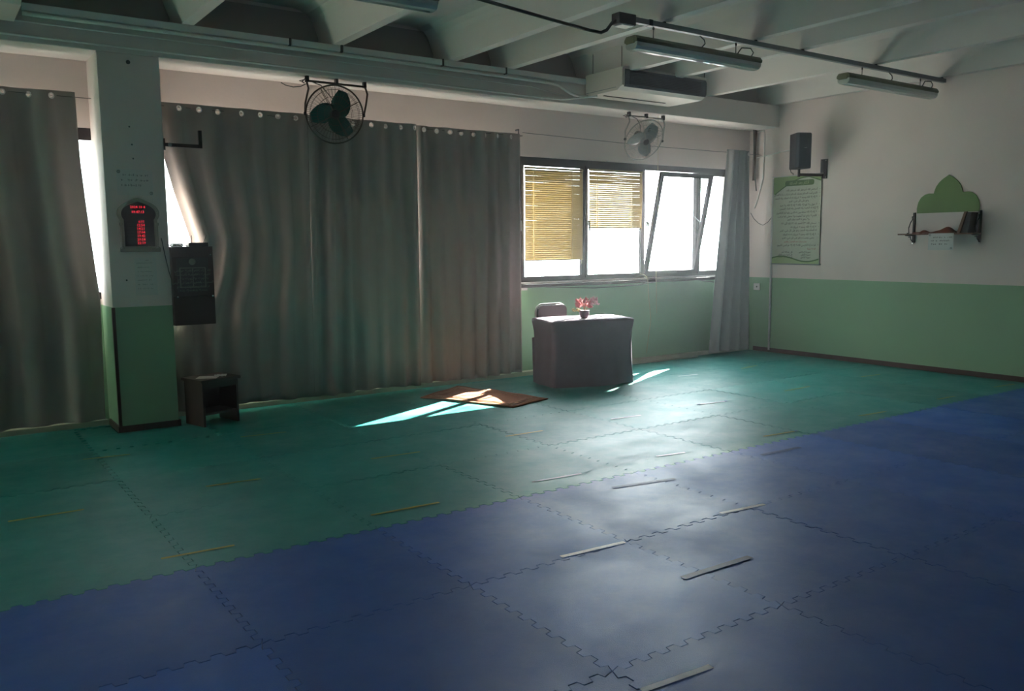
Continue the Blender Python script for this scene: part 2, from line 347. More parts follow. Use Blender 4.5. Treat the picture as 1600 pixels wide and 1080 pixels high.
# --- windows: continuous strip of dark frames with panes
wn = 0
def window(x0, x1, tilt=False, handle=True, lw=.022):
    global wn; wn += 1
    w = bpy.data.objects.new('window_%d' % wn, None); C.objects.link(w); w['kind'] = 'structure'
    z0, z1 = 1.14, 2.65; y0, y1 = YW+.012, YW+.075
    f = MB(); f.box((x0, y0, z1-.075), (x1, y1, z1)); f.box((x0, y0, z0), (x1, y1, z0+.04))
    f.box((x0, y0, z0+.04), (x0+lw, y1, z1-.075)); f.box((x1-.022, y0, z0+.04), (x1, y1, z1-.075)); struct(f, 'window_frame', 'frame', w)
    a0, a1, c0, c1 = x0+lw-.004, x1-.018, z0+.03, z1-.07
    s = MB(); k = .058 if tilt else .036; H = c1-c0
    if not tilt:
        yy = y0-.012
        s.box((a0, yy, c0), (a1, yy+.04, c0+k)); s.box((a0, yy, c1-k), (a1, yy+.04, c1)); s.box((a0, yy, c0+k), (a0+k, yy+.04, c1-k)); s.box((a1-k, yy, c0+k), (a1, yy+.04, c1-k))
        struct(s, 'sash', 'frame', w); struct(B((a0+k-.005, yy+.015, c0+k-.005), (a1-k+.005, yy+.021, c1-k+.005)), 'pane', 'glass', w)
    else:       # bottom-hung sash leaning into the room
        ang = R(12.5); yy = y0-.012; u = Vector((1, 0, 0)); v = Vector((0, -math.sin(ang), math.cos(ang))); w3 = Vector((0, math.cos(ang), math.sin(ang)))*.04; o = Vector((0, yy, c0)); H -= .02
        for p in (((a0, 0), (a1, k)), ((a0, H-k), (a1, H)), ((a0, k), (a0+k, H-k)), ((a1-k, k), (a1, H-k))):
            (p0, q0), (p1, q1) = p; s.prism([(p0, q0), (p1, q0), (p1, q1), (p0, q1)], o, u, v, w3)
        struct(s, 'sash', 'frame', w)
        g = MB(); g.prism([(a0+k-.005, k-.005), (a1-k+.005, k-.005), (a1-k+.005, H-k+.005), (a0+k-.005, H-k+.005)], o+w3*.4, u, v, w3*.15); struct(g, 'pane', 'glass', w)
        for x in (a0+.01, a1-.01):
            top = o+v*(H*.5); struct(MB().tube([(x, top.y+.03, top.z), (x, y0+.02, top.z+.12)], .006), 'stay', 'bar', w)
    if handle:
        hx = x0+.05; h = MB().box((hx-.012, y0-.028, 1.83), (hx+.012, y0-.01, 1.90)); h.box((hx-.009, y0-.05, 1.86), (hx+.009, y0-.028, 1.885)); h.box((hx-.009, y0-.055, 1.76), (hx+.009, y0-.042, 1.885)); struct(h, 'handle', 'bar', w)
    return w
for a, b in ((-4.3, -3.2), (-3.2, -2.1), (-2.1, -1.0), (-1.0, .20), (.20, 1.42), (1.76, 2.86), (2.86, 3.86), (3.86, 4.86), (4.86, 5.93), (5.93, 7.01), (7.01, 8.05), (8.05, 9.09), (9.09, 9.74)):
    window(a, b, tilt=(a == 8.05), lw=.095 if a == 5.93 else .022)
sl = MB(); sl.box((1.86, YW-.025, 1.115), (9.74, YW+.03, 1.14)); struct(sl, 'window_sill', 'trimw', bevel=.003)
bx = MB(); bx.box((5.88, YW-.06, 1.075), (9.6, YW, 1.115)); struct(bx, 'trim_2', 'frame', bevel=.004)
# --- outside: pale ledge and pavement that throw light back
struct(B((-14, YW+T, -1.2), (20, 40, -1.0)), 'ground_outside', 'outer')
# ================================================================== CURTAINS
def interp(tab, z):
    tab = sorted(tab)
    if z <= tab[0][0]: return tab[0][1]
    for (a, x), (b, y) in zip(tab, tab[1:]):
        if z <= b: return x+(y-x)*(z-a)/(b-a)
    return tab[-1][1]
def curtain(label, xl, xr, y0, z0, z1, nf, amp, grom, seed, m='curtain', group='curtains along the window wall', step=.0125, flare=1.0):
    rnd = random.Random(seed); wid = xr(z1)-xl(z1); n = max(24, int(wid/step)); ph = rnd.uniform(0, 6)
    zs = [z1-.0125*i for i in range(9)]; zz = zs[-1]
    while zz > z0+.01: zz -= .07; zs.append(max(zz, z0))
    ps = [(rnd.uniform(.5, 1.6), rnd.uniform(0, 6), rnd.uniform(.15, .5)) for _ in range(5)]
    def pt(u, z):
        x = xl(z)+(xr(z)-xl(z))*u; t = (z1-z)/(z1-z0)
        w = u+.012*math.sin(5*u+ps[0][1]+2*t)
        s = math.sin(2*PI*nf*w+ph); s = math.copysign(abs(s)**.75, s)
        a = amp*(.75+.35*t*flare)*(1+.35*math.sin(2*PI*ps[0][0]*u+ps[1][1]))
        y = y0+a*s+amp*.35*math.sin(2*PI*nf*.47*w+ps[2][1]+1.5*t)+amp*.2*t*math.sin(2*PI*nf*1.6*w+ps[3][1])
        zz = z
        if t > .995: zz = z+.008*math.sin(2*PI*1.3*u+ps[4][1])
        if t < .001: zz = z-.006*(1-s)*.6
        return Vector((x, min(y, y0+.07), zz))
    v = [tuple(pt(i/n, z)) for z in zs for i in range(n+1)]
    us = [(g-xl(z1))/wid for g in grom]; zg = z1-.05; f = []
    for r in range(len(zs)-1):
        for i in range(n):
            zc = (zs[r]+zs[r+1])/2; xc = xl(zc)+(xr(zc)-xl(zc))*(i+.5)/n
            if any(math.hypot(xc-g, zc-zg) < .019 for g in grom): continue
            f.append((r*(n+1)+i, (r+1)*(n+1)+i, (r+1)*(n+1)+i+1, r*(n+1)+i+1))
    me = bpy.data.meshes.new('curtain'); me.from_pydata(v, [], f); me.materials.append(M[m])
    for p in me.polygons: p.use_smooth = True
    o = bpy.data.objects.new('curtain', me); C.objects.link(o); tag(o, label, 'curtain', group)
    so_ = o.modifiers.new('s', 'SOLIDIFY'); so_.thickness = .0025
    for u in us:
        p = pt(u, zg); q = pt(min(u+.01, 1), zg); d = (q-p); d.z = 0; nrm = d.normalized().cross(Vector((0, 0, 1)))
        g = MB(); k = [(.015, -.003), (.026, -.003), (.026, .003), (.015, .003), (.015, -.003)]
        ax = nrm; a = ax.orthogonal().normalized(); b = ax.cross(a); 
        for rr, hh in k:
            for j in range(14):
                w = 2*PI*j/14; g.v.append(tuple(p+ax*hh+(a*math.cos(w)+b*math.sin(w))*rr))
        for i in range(4):
            for j in range(14):
                g.f.append((i*14+j, i*14+(j+1) % 14, (i+1)*14+(j+1) % 14, (i+1)*14+j))
        g.build('eyelet', 'eyelet', o)
    return o
YK = 8.165
gx = lambda px, py=185: at(px, py, 'y', YK).x
xa = interp
la = [(2.95, 1.875), (2.5, 1.88), (2.1, 1.97), (1.65, 2.10), (1.3, 2.02), (1.0, 1.86), (.05, 1.86)]
curtain('wide taupe eyelet curtain beside the pillar, behind the wooden box and stool', lambda z: interp(la, z), lambda z: 3.262-.03*(2.9-z)/2.9, YK, .075, 2.90, 5.5, .022, [gx(p, 170) for p in (278.7, 310, 341, 377, 405.6, 434, 462)], 3)
curtain('taupe eyelet curtain hanging behind the green-bladed fan, middle panel', lambda z: 3.256-.03*(2.9-z)/2.9, lambda z: 4.488, YK-.008, .07, 2.89, 6.5, .03, [gx(p, 195) for p in (478, 494, 512, 531, 552.5, 580, 603, 626.6, 645)], 5)
curtain('taupe eyelet curtain with an edge beside the uncovered window, behind the rug', lambda z: 4.484, lambda z: 5.845-.0*(2.9-z), YK, .07, 2.88, 7.5, .034, [gx(p, 205) for p in (659.4, 681.6, 702, 722, 741.6, 758.8, 777, 796.5)], 8)
le = [(at(x, y, 'y', 8.2).z, at(x, y, 'y', 8.2).x) for x, y in ((116, 146), (125, 250), (135, 325), (150, 425), (157, 467), (165, 655))]
curtain('pale taupe eyelet curtain at the left of the pillar, lifted off a bright window slit', lambda z: -1.6, lambda z: min(interp(le, z), 1.315), 8.2-.02, .07, 2.92, 9, .032, [gx(3, 146), gx(45, 147), gx(80, 150)], 12)
o = curtain('grey curtain drawn into a narrow bunch in the corner by the banner', lambda z: interp([(2.86, 9.40), (2.0, 9.30), (1.1, 9.2), (.05, 9.10)], z), lambda z: interp([(2.86, 9.87), (1.5, 9.93), (.05, 9.95)], z), 8.12, .05, 2.90, 4, .05, [gx(1133, 245), gx(1165, 245)], 21, 'curtain2', step=.008)
# pull wires
w = MB().tube([(-1.7, 8.175, 2.885), (1.33, 8.185, 2.875)], .003, 6).build('curtain_wire', 'cable'); tag(w, 'thin curtain wire tied to the left side of the pillar', 'wire')
w = MB().tube([(1.84, 8.18, 2.865), (4, 8.18, 2.84), (5.9, 8.18, 2.86), (5.9, 8.27, 2.86)], .003, 6); w.tube([(5.87, 8.22, 2.86), (5.87, 8.22, 2.93)], .006); w.tube([(5.87, 8.22, 2.93), (5.87, 8.275, 2.93)], .01)
w = w.build('curtain_wire', 'cable'); tag(w, 'curtain wire carrying the three taupe curtains, hooked beside the window', 'wire')
w = MB().tube([(5.92, 8.21, 2.90), (8, 8.2, 2.865), (10.165, 8.16, 2.86)], .0035, 6).build('curtain_wire', 'cable'); tag(w, 'bare curtain wire above the uncovered windows running to the corner', 'wire')
# ================================================================== BLINDS
def blind(label, x0, x1, z0, z1, pitch, tilt, y, skew=0):
    t = thing('venetian_blind', label, 'blind', ((x0+x1)/2, y, z1), 'venetian blinds on the windows')
    B((x0, y-.012, z1-.025), (x1, y+.012, z1)).build('headrail', 'slat', t)
    n = int((z1-.03-z0)/pitch); me = None; hw = .0146
    for i in range(n):
        z = z0+.02+pitch*(i+.5)+ (z1-z0-.05-n*pitch)
        if me is None:
            dy, dz = hw*math.cos(tilt), hw*math.sin(tilt); m = MB()
            m.prism([(-dy, -dz), (0, .0025), (dy, dz), (dy, dz+.0012), (0, .0037), (-dy, -dz+.0012)], (-(x1-x0)/2, 0, 0), (0, 1, 0), (0, 0, 1), (x1-x0, 0, 0)); o = m.build('slat', 'slat'); me = o.data
        else: o = bpy.data.objects.new('slat', me); C.objects.link(o)
        o.parent = t; o.location = (0, 0, z-z1); o.rotation_euler = (random.uniform(-.012, .012), random.uniform(-.003, .003)+skew, random.uniform(-.004, .004))
    B((x0, y-.012, z0), (x1, y+.012, z0+.014)).build('bottom_rail', 'slat', t)
    for k in (.14, .80): 
        x = x0+(x1-x0)*k; q = MB().tube([(x, y-.014, z0), (x, y-.014, z1)], .004, 5); q.tube([(x, y+.014, z0), (x, y+.014, z1)], .003, 5); q.build('ladder_cord', 'cord', t)
    MB().tube([(x1-.02, y-.02, z1), (x1-.015, y-.022, (z0+z1)/2), (x1-.03, y-.02, z0-.05)], .0025, 5).build('pull_cord', 'cord', t)
blind('long yellowish venetian blind nearly down to the sill, beside the curtain', 6.05, 6.955, 1.40, 2.53, .0255, R(63), YW-.025)
blind('shorter yellowish venetian blind with open slats, half way down the second window', 7.06, 7.98, 1.80, 2.545, .0255, R(60.2), YW-.025)
# ================================================================== CEILING: pipes, air units, bar, lamps
def tubething(name, label, cat, pts, r, m, n=8, group=None): return tag(MB().tube(pts, r, n).build(name, m, smooth=True), label, cat, group)
pc = thing('pipe_trunking', 'long pale pipe trunking in sections along the ceiling beam top', 'trunking', (.9, YC-.03, 3.49))
for a, b in ((.82, 2.98), (3.0, 3.49), (3.52, 4.62), (4.64, 5.42), (5.44, 6.57)):
    B((a, YC-.05, 3.455), (b, YC, 3.515)).build('trunk_section', 'trunk', pc, bevel=.008)
for x in (2.99, 3.505, 4.63, 5.43): B((x-.006, YC-.055, 3.45), (x+.006, YC, 3.52)).build('joint_clip', 'cable', pc)
tubething('condensate_pipe', 'thin pale pipe under the trunking that bends down into the air unit', 'pipe', [(.82, YC-.035, 3.432), (3.4, YC-.035, 3.432), (5.9, YC-.035, 3.422), (6.15, YC-.03, 3.41), (6.32, YC-.05, 3.33), (6.42, YC-.08, 3.30), (6.56, YC-.08, 3.31)], .017, 'trunk')
tubething('electric_conduit', 'thin conduit running along the lower face of the beam to the air unit', 'pipe', [(-.5, YC-.008, 3.272), (1.3, YC-.008, 3.268), (4, YC-.008, 3.262), (5.95, YC-.008, 3.252), (6.2, YC-.03, 3.25), (6.6, YC-.2, 3.30)], .010, 'trunk')
tubething('electric_cable', 'thin pale cable between the trunking and the lower conduit on the beam', 'cable', [(.7, YC-.006, 3.378), (3, YC-.006, 3.372), (5.8, YC-.006, 3.36), (6.25, YC-.02, 3.30)], .006, 'trunk')
def air_unit(label, x0, x1, yf, yb, z0, z1):
    t = thing('air_conditioner', label, 'air unit', ((x0+x1)/2, (yf+yb)/2, z0), 'ceiling air units on the beam')
    w = x1-x0; h = z1-z0; d = yb-yf
    poly = [(.0, h*.18), (.03, .03), (.08, 0), (d, 0), (d, h), (.06, h), (0, h)]
    MB().prism(poly, (x0, yf, z0), (0, 1, 0), (0, 0, 1), (w, 0, 0)).build('casing', 'cream', t)
    MB().prism([(-.018, h*.22), (0, h*.12), (.012, h*.12), (.012, h*.92), (-.006, h*.92), (-.018, h*.8)], (x0+.04, yf, z0), (0, 1, 0), (0, 0, 1), (w-.06, 0, 0)).build('front_grille', 'grille', t)
    for i in range(8):
        z = z0+h*(.24+.075*i); B((x0+.10, yf-.026, z), (x1-.12, yf-.014, z+.006)).build('slat', 'blackm', t)
    B((x0+.02, yf-.012, z1-.002), (x1-.02, yf+.05, z1+.012)).build('top_strip', 'cream', t)
    B((x0+.12, yb-.20, z0-.006), (x1-.25, yb-.175, z0+.002)).build('bottom_slot', 'blackm', t)
    B((x0-.004, yf+.1, z0+.03), (x0+.002, yb-.02, z0+.036)).build('side_seam', 'bar', t)
    for x, y in ((x0+.01, yf+.02), (x0+.01, yb-.12), (x1-.02, yf+.02), (x1-.02, yb-.12)): MB().tube([(x, y, z1), (x, y, ZS)], .0045, 6).build('hanging_rod', 'cable', t)
    return t
air_unit('cream ceiling air unit with dark blue grille above the corner fan', 6.56, 7.92, 7.20, 7.83, 3.31, 3.55)
air_unit('ceiling air unit at the upper left frame edge above the left curtain', -.62, .76, 7.2, 7.83, 3.36, 3.58)
bt = thing('cable_bar', 'long grey steel bar fixed under the joists carrying lamps', 'bar', (7.5, 5.5, 3.48))
B((5.12, 5.478, 3.462), (10.14, 5.522, 3.506)).build('rail', 'bar', bt)
B((5.30, 5.474, 3.458), (5.34, 5.526, 3.51)).build('clamp', 'blackm', bt)
for x in JX:
    if 5.3 < x < 10.2: MB().tube([(x, 5.5, 3.5), (x, 5.5, 3.53)], .016).build('bolt', 'blackm', bt)
jb = thing('junction_box', 'small black junction box at the left end of the grey bar', 'box', (5.03, 5.5, 3.44))
B((4.93, 5.45, 3.425), (5.12, 5.55, 3.515)).build('housing', 'black', jb, bevel=.006); B((4.96, 5.448, 3.414), (5.09, 5.55, 3.425)).build('cover', 'white', jb)
cp_ = [at(x, y, 'y', 5.5) for x, y in ((962, 32), (956, 36), (948, 47), (939, 51), (920, 47), (870, 33), (800, 13), (740, -4))]
cp_ = cp_+[Vector((2.6, 5.5, 3.52))]
tubething('power_cable', 'thick dark cable sagging from the black junction box to the upper left', 'cable', cp_, .014, 'cable')
def lamp(label, x0, x1, y, z0, hooks, whiskers):
    t = thing('ceiling_lamp', label, 'lamp', ((x0+x1)/2, y, z0), 'sealed fluorescent ceiling lamps')
    L = x1-x0; h = .115
    MB().prism([(-.075, .062), (-.078, .085), (-.055, h), (.055, h), (.078, .085), (.075, .062)], (x0+.01, y, z0), (0, 1, 0), (0, 0, 1), (L-.02, 0, 0)).build('body', 'lampbase', t, bevel=.004)
    d = MB().prism([(-.072, .062), (-.07, .03), (-.05, .006), (-.02, 0), (.02, 0), (.05, .006), (.07, .03), (.072, .062)], (x0+.02, y, z0), (0, 1, 0), (0, 0, 1), (L-.04, 0, 0)).build('diffuser', 'diff', t, bevel=.004)
    for k in range(-3, 4): B((x0+.05, y+k*.013-.0015, z0-.003), (x1-.05, y+k*.013+.0015, z0+.003)).build('rib', 'diff', t) if abs(k) < 2 else None
    for x in (x0+.004, x1-.016): B((x, y-.05, z0+.05), (x+.012, y+.05, z0+.105)).build('end_cap', 'lampbase', t, bevel=.003)
    for x in hooks:
        B((x-.03, y-.03, z0+h), (x+.03, y+.03, z0+h+.008)).build('bracket', 'blackm', t)
        MB().tube([(x, y, z0+h), (x, y, 3.462)], .004, 6).build('hook', 'blackm', t); MB().ring((x, y, 3.445), (0, 1, 0), .011, .003, 12, 5).build('hook_ring', 'blackm', t)
    for a, b in whiskers:
        p = [Vector((a, y, 3.462 if b < 0 else z0+h))]; 
        pts = [(a, y, z0+h+.01), (a+.03*abs(b), y, z0+h+.05), (a-.01, y, z0+h+.085), (a-.14*abs(b), y, z0+h+.075), (a-.2*abs(b), y, z0+h+.01)] if b > 0 else [(a, y, 3.46), (a+.06, y, 3.43), (a+.07, y, 3.40), (a+.02, y, 3.355)]
        MB().tube(pts, .006, 6).build('lead', 'cable', t)
lamp('long sealed lamp under the bar reflecting the window, above the air unit', 5.09, 6.74, 5.5, 3.235, (5.37, 6.44), ((5.95, -1), (6.66, 1)))
lamp('sealed lamp under the right end of the bar, against the white wall', 8.12, 9.90, 5.5, 3.25, (8.47, 9.62), ((8.98, -1), (9.86, 1)))
lamp('yellowed sealed lamp cut by the top frame edge above the fan', 1.55, 3.20, 5.5, 3.265, (1.9, 3.16), ())
# ================================================================== FANS
def fan(label, c, nrm, rad, xb, mw, mb_, badge=False, rot0=0):
    c = Vector(c); nrm = Vector(nrm).normalized(); t = thing('wall_fan', label, 'fan', c, 'cage fans hung under the beam')
    a = Vector((0, 0, 1)).cross(nrm).normalized(); b = nrm.cross(a).normalized()
    cage = MB().ring(c, nrm, rad, .008, 40, 6)
    cage.build('rim', mw, t, smooth=True)
    for sgn, nm in ((1, 'front_guard'), (-1, 'rear_guard')):
        g = MB()
        for k in range(44):
            w = 2*PI*k/44+(.07 if sgn < 0 else 0); d = a*math.cos(w)+b*math.sin(w)
            g.tube([c+d*rad, c+d*rad*.86+nrm*sgn*.052, c+d*.045+nrm*sgn*.066], .0013, 4, cap=False)
        for q, h in ((.86, .052), (.62, .058), (.38, .063), (.17, .066)): g.ring(c+nrm*sgn*h, nrm, rad*q, .0017, 36, 4)
        for k in range(4):
            w = 2*PI*k/4+.5; d = a*math.cos(w)+b*math.sin(w); g.tube([c+d*rad, c+d*rad*.86+nrm*sgn*.054, c+d*.04+nrm*sgn*.069], .0035, 5)
        g.build(nm, mw, t)
    MB().lathe(c+nrm*.058, [(.005, .016), (.035, .014), (.042, 0), (.03, -.006)], nrm, 18).build('cap', 'black', t)
    MB().lathe(c-nrm*.06, [(.03, .04), (.052, .03), (.058, -.02), (.058, -.09), (.045, -.12), (.01, -.125)], nrm, 20).build('motor', 'blackm', t, smooth=True)
    MB().lathe(c, [(.01, .035), (.03, .03), (.036, .01), (.036, -.02), (.02, -.03)], nrm, 16).build('hub', mb_, t, smooth=True)
    for k in range(3):
        bl = MB(); w0 = rot0+2*PI*k/3; N1, N2 = 9, 7
        for i in range(N1):
            f = i/(N1-1); r = .03+(rad*.86-.03)*f
            span = .26+.85*math.sin(PI*min(1, f*1.02))**.8*.75 if f < 1 else .25
            wid = (.025+.085*math.sin(PI*(f**.8)*.93))
            for j in range(N2):
                e = j/(N2-1)-.5; ang = w0+e*wid*2/max(r, .05)*1.0+f*.55
                h = -e*.055*(1-.3*f)
                d = a*math.cos(ang)+b*math.sin(ang); bl.v.append(tuple(c+d*r+nrm*h))
        for i in range(N1-1):
            for j in range(N2-1): q = i*N2+j; bl.f.append((q, q+1, q+N2+1, q+N2))
        o = bl.build('blade', mb_, t, smooth=True); md = o.modifiers.new('s', 'SOLIDIFY'); md.thickness = .003
    x0, x1 = xb; zt = ZB-.045; yb = c.y+.02
    br = MB()
    pl = c-a*rad*1.03; pr = c+a*rad*1.03
    if pl.x > pr.x: pl, pr = pr, pl
    br.tube([pl, pl+Vector((.01, .01, .10)), (x0+.012, yb, zt-.07), (x0, yb, zt-.02), (x0, yb, zt)], .010, 8)
    br.tube([pr, pr+Vector((.03, .01, .10)), (x1+.03, yb, zt-.07), (x1+.012, yb, zt-.02), (x1, yb, zt)], .010, 8)
    br.tube([(x0, yb, zt), (x1, yb, zt)], .011, 8); br.build('bracket', mw, t, smooth=True)
    for p in (pl, pr): MB().lathe(p, [(.014, -.012), (.018, 0), (.014, .012)], a, 10).build('pivot_knob', 'blackm', t)
    for x in (x0, x1, (x0+x1)/2): B((x-.014, yb-.02, zt-.012), (x+.014, yb+.02, ZB)).build('mount', 'blackm', t)
    MB().tube([c-nrm*.1, c-nrm*.09+Vector((0, 0, .14)), ((x0+x1)/2-.16, yb, zt-.03), (x0+.03, yb, zt)], .005, 6).build('lead', 'cable', t)
    MB().tube([(x0, yb-.01, zt), (x0-.03, yb-.02, zt+.01), (x0-.05, yb, zt-.015), (x0-.02, yb+.02, zt-.02), (x0-.06, yb+.04, zt+.0), (x0-.02, yb, zt+.01)], .006, 6).build('cable_coil', 'cable', t)
    if badge:
        q = c+nrm*.072+b*.14-a*.02
        text([('E', 0, 0, .075, 'CENTER')], 'badge', 'tag', t, q, -a if a.x < 0 else a, b)
    return t
fan('cage fan with dark green blades in front of the taupe curtains', at(523, 179, 'y', 7.93), (-.30, -.93, -.14), .275, (3.19, 3.79), 'fanwire', 'fgreen', rot0=2.75)
fan('pale wire cage fan with grey blades above the uncovered windows', at(1006, 219, 'y', 7.93), (-.14, -.82, -.5), .27, (7.36, 7.95), 'fanwire2', 'fgrey', badge=True, rot0=.6)
tubething('fan_cable', 'thin cable looping on the wall left of the green-bladed fan', 'cable', [at(x, y, 'y', 8.26) for x, y in ((439, 129), (446, 133), (458, 136), (470, 135), (478, 131))], .005, 'cable')
tubething('pull_cord', 'thin cord hanging from the grey fan past the tilted window', 'cord', [Vector((at(1028, 240, 'y', 8.02).x, 8.02, ZB)), at(1028, 240, 'y', 8.02), at(1028, 330, 'y', 8.02), at(1025, 420, 'y', 8.02), at(1026, 490, 'y', 8.02)], .0025, 'cord', 5)
# ================================================================== PILLAR THINGS
YF = YC-.001
t = thing('prayer_clock', 'arched silver prayer-time clock with red LED digits on the pillar', 'clock', (1.585, YC, 1.57))
cx = 1.587; zb = 1.575
def arch(w, zs_, rb, n=24, tip=.0, x=cx):    # horseshoe arch outline: straight legs w, bulb radius rb centred above
    pts = [(x-w, zb), (x-w, zs_)]
    Q = .66; th = math.acos(min(1, w/rb)); zc = zs_+rb*math.sin(th)*Q
    for i in range(n+1):
        a_ = PI+th-(PI+2*th)*i/n; p = (x+rb*math.cos(a_), zc+rb*Q*math.sin(a_)); 
        k = max(0, 1-abs(i/n-.5)*9); pts.append((p[0], p[1]+tip*k))
    pts += [(x+w, zs_), (x+w, zb)]; return pts
MB().prism(arch(.150, 1.835, .172, tip=.02), (0, YC-.024, 0), (1, 0, 0), (0, 0, 1), (0, .024, 0)).build('case', 'gold', t, bevel=.005)
MB().prism([(x, z+(.035 if z < 1.58 else 0)) for x, z in arch(.120, 1.838, .139, tip=.014)], (0, YC-.030, 0), (1, 0, 0), (0, 0, 1), (0, .008, 0)).build('display', 'ledoff', t)
disp = bpy.context.scene.collection.objects[-1]
for sx in (-1, 1):
    MB().lathe((cx+sx*.143, YC-.03, 1.59), [(.016, 0), (.016, .012), (.009, .02), (.009, .19), (.016, .2), (.016, .222)], (0, 0, 1), 10).build('side_column', 'gold', t)
for rr in (.148, .158):
    q = MB(); th = .5; zc = 1.835+.172*math.sin(math.acos(.15/.172))*.66
    q.tube([(cx+rr*math.cos(a_), YC-.028, zc+rr*.68*math.sin(a_)) for a_ in [R(-25)+R(230)*i/26 for i in range(27)]], .0035, 5); q.build('moulding', 'gold', t)
B((cx-.165, YC-.035, 1.562), (cx+.165, YC, 1.60)).build('plinth', 'gold', t, bevel=.004)
lines = [('2024 10 4', cx-.005, 1.935, .030, 'CENTER'), ('09:47:13', cx-.005, 1.893, .030, 'CENTER')]
for i, s in enumerate(('6:01', '12:54', '14:21', '17:04', '19:42', '20:58', '22:19')):
    lines.append((s, cx+.045, 1.812-i*.0305, .030, 'RIGHT'))
lines = [(s, x, z, q, al) for s, x, z, q, al in lines]
text([(s, x, z, q, al) for s, x, z, q, al in lines], 'digits', 'red', disp, (0, YC-.0315, 0), (1, 0, 0), (0, 0, 1))
for i in range(7): B((cx-.105, YC-.0312, 1.812-i*.031), (cx+.105, YC-.030, 1.8135-i*.031)).build('divider', 'blackm', disp)
def notice(label, x0, x1, z0, z1, rows, seed, h, corners=True, y=YC):
    t = thing('paper_notice', label, 'notice', ((x0+x1)/2, y, z0), 'small paper notices')
    B((x0, y-.0012, z0), (x1, y, z1)).build('sheet', 'paperg', t)
    scribble(rows, seed, (0, y-.0016, 0), (1, 0, 0), (0, 0, 1), 'lettering', 'faded', t, h)
    if corners:
        for x, z in ((x0+.018, z1-.02), (x1-.018, z0+.02)): 
            MB().ring((x, y-.0018, z), (0, 1, 0), .011, .0022, 14, 4).build('round_mark', 'ink', t); B((x-.002, y-.003, z-.006), (x+.002, y-.0013, z+.006)).build('mark_stroke', 'ink', t)
    return t
p0 = at(181, 264, 'y', YC); p1 = at(240, 306, 'y', YC)
notice('faded paper notice above the LED clock with two round corner marks', p0.x, p1.x, p1.z, p0.z, [(p0.x+.05, p1.x-.03, p0.z-.055), (p0.x+.035, p1.x-.04, p0.z-.098), (p0.x+.035, p1.x-.07, p0.z-.141)], 3, .02)
p0 = at(209, 403, 'y', YC); p1 = at(247, 461, 'y', YC)
notice('faded paper notice with rows of small print below the LED clock', p0.x, p1.x, p1.z, p0.z, [(p0.x+.09, p0.x+.12, p0.z-.03)]+[(p0.x+.02, p1.x-.03, p0.z-.05-.037*i) for i in range(7)], 4, .010, False)
kb = MB().lathe(at(200, 97, 'y', YC), [(.014, .012), (.018, 0)], (0, -1, 0), 12).build('round_stud', 'cable'); tag(kb, 'small round dark knob near the top of the pillar', 'stud')
for i, (x, y) in enumerate(((202, 198), (206, 226), (208, 248), (198, 438))):
    o = MB().lathe(at(x, y, 'y', YC), [(.006, .003), (.008, 0)], (0, -1, 0), 8).build('wall_screw', 'cable'); tag(o, ('highest screw head below the pillar knob', 'second screw head below the pillar knob', 'screw head just above the upper notice', 'screw head left of the lower notice')[i], 'screw', 'screws in the pillar')
tubething('clock_cable', 'thin cable from the LED clock sloping to the pillar edge', 'cable', [at(x, y, 'y', YC-.005) for x, y in ((252, 372), (258, 400), (264, 425), (268, 437), (269, 460))], .0035, 'cable', 6)
# wooden box on the pillar's right side
t = thing('donation_box', 'dark wooden box with framed calligraphy plate on the pillar side', 'box', (2.02, 7.87, .90))
bx0, bx1, by0, by1, bz0, bz1 = 1.835, 2.195, 7.845, 8.06, .905, 1.605
B((bx0, by0, bz0), (bx1, by1, bz1)).build('body', 'wood', t, bevel=.004)
B((bx0+.005, by0-.012, bz0+.26), (bx1-.005, by0, bz1-.09)).build('door', 'wood', t, bevel=.004)
B((bx0+.04, by0-.017, bz0+.30), (bx1-.05, by0-.011, bz1-.10)).build('plate', mat('dark_green_plate', (.022, .026, .02), .35), t)
plate = C.objects[-1]
pm = mat('pale_plate_relief', (.17, .19, .15), .5); M['plate'] = pm
fx0, fx1, fz0, fz1 = bx0+.06, bx1-.075, bz0+.335, bz1-.185
fr = MB()
for a_, b_ in (((fx0, fz0), (fx1, fz0+.008)), ((fx0, fz1-.008), (fx1, fz1)), ((fx0, fz0), (fx0+.008, fz1)), ((fx1-.008, fz0), (fx1, fz1)), (((fx0+fx1)/2-.002, fz0), ((fx0+fx1)/2+.003, fz1))): fr.box((a_[0], by0-.021, a_[1]), (b_[0], by0-.016, b_[1]))
fr.build('plate_frame', 'plate', plate)
MB().lathe(((fx0+fx1)/2, by0-.017, fz1+.05), [(.03, 0), (.018, .006), (.003, .008)], (0, -1, 0), 12).build('medallion', 'plate', plate)
AY = ['الله لا إله إلا هو الحي', 'القيوم لا تأخذه سنة', 'ولا نوم له ما في', 'السموات وما في الأرض', 'من ذا الذي يشفع', 'عنده إلا بإذنه']
text([(shape(s), (fx0+fx1)/2+sx*.055, fz1-.035-.035*i, .026, 'CENTER') for sx in (-1, 1) for i, s in enumerate(AY)], 'calligraphy', 'plate', plate, (0, by0-.0185, 0), (1, 0, 0), (0, 0, 1))
for x, z in ((bx1-.025, bz1-.075), (bx1-.02, bz0+.255), (bx0+.035, bz0+.255)): MB().lathe((x, by0-.012, z), [(.008, .003), (.004, .005)], (0, -1, 0), 8).build('screw', 'chrome', t)
t = thing('wifi_router', 'flat black router with two thin antennas on the wooden box', 'router', (2.1, 7.95, bz1))
B((2.0, 7.88, bz1), (2.17, 8.0, bz1+.035)).build('housing', 'black', t, bevel=.004)
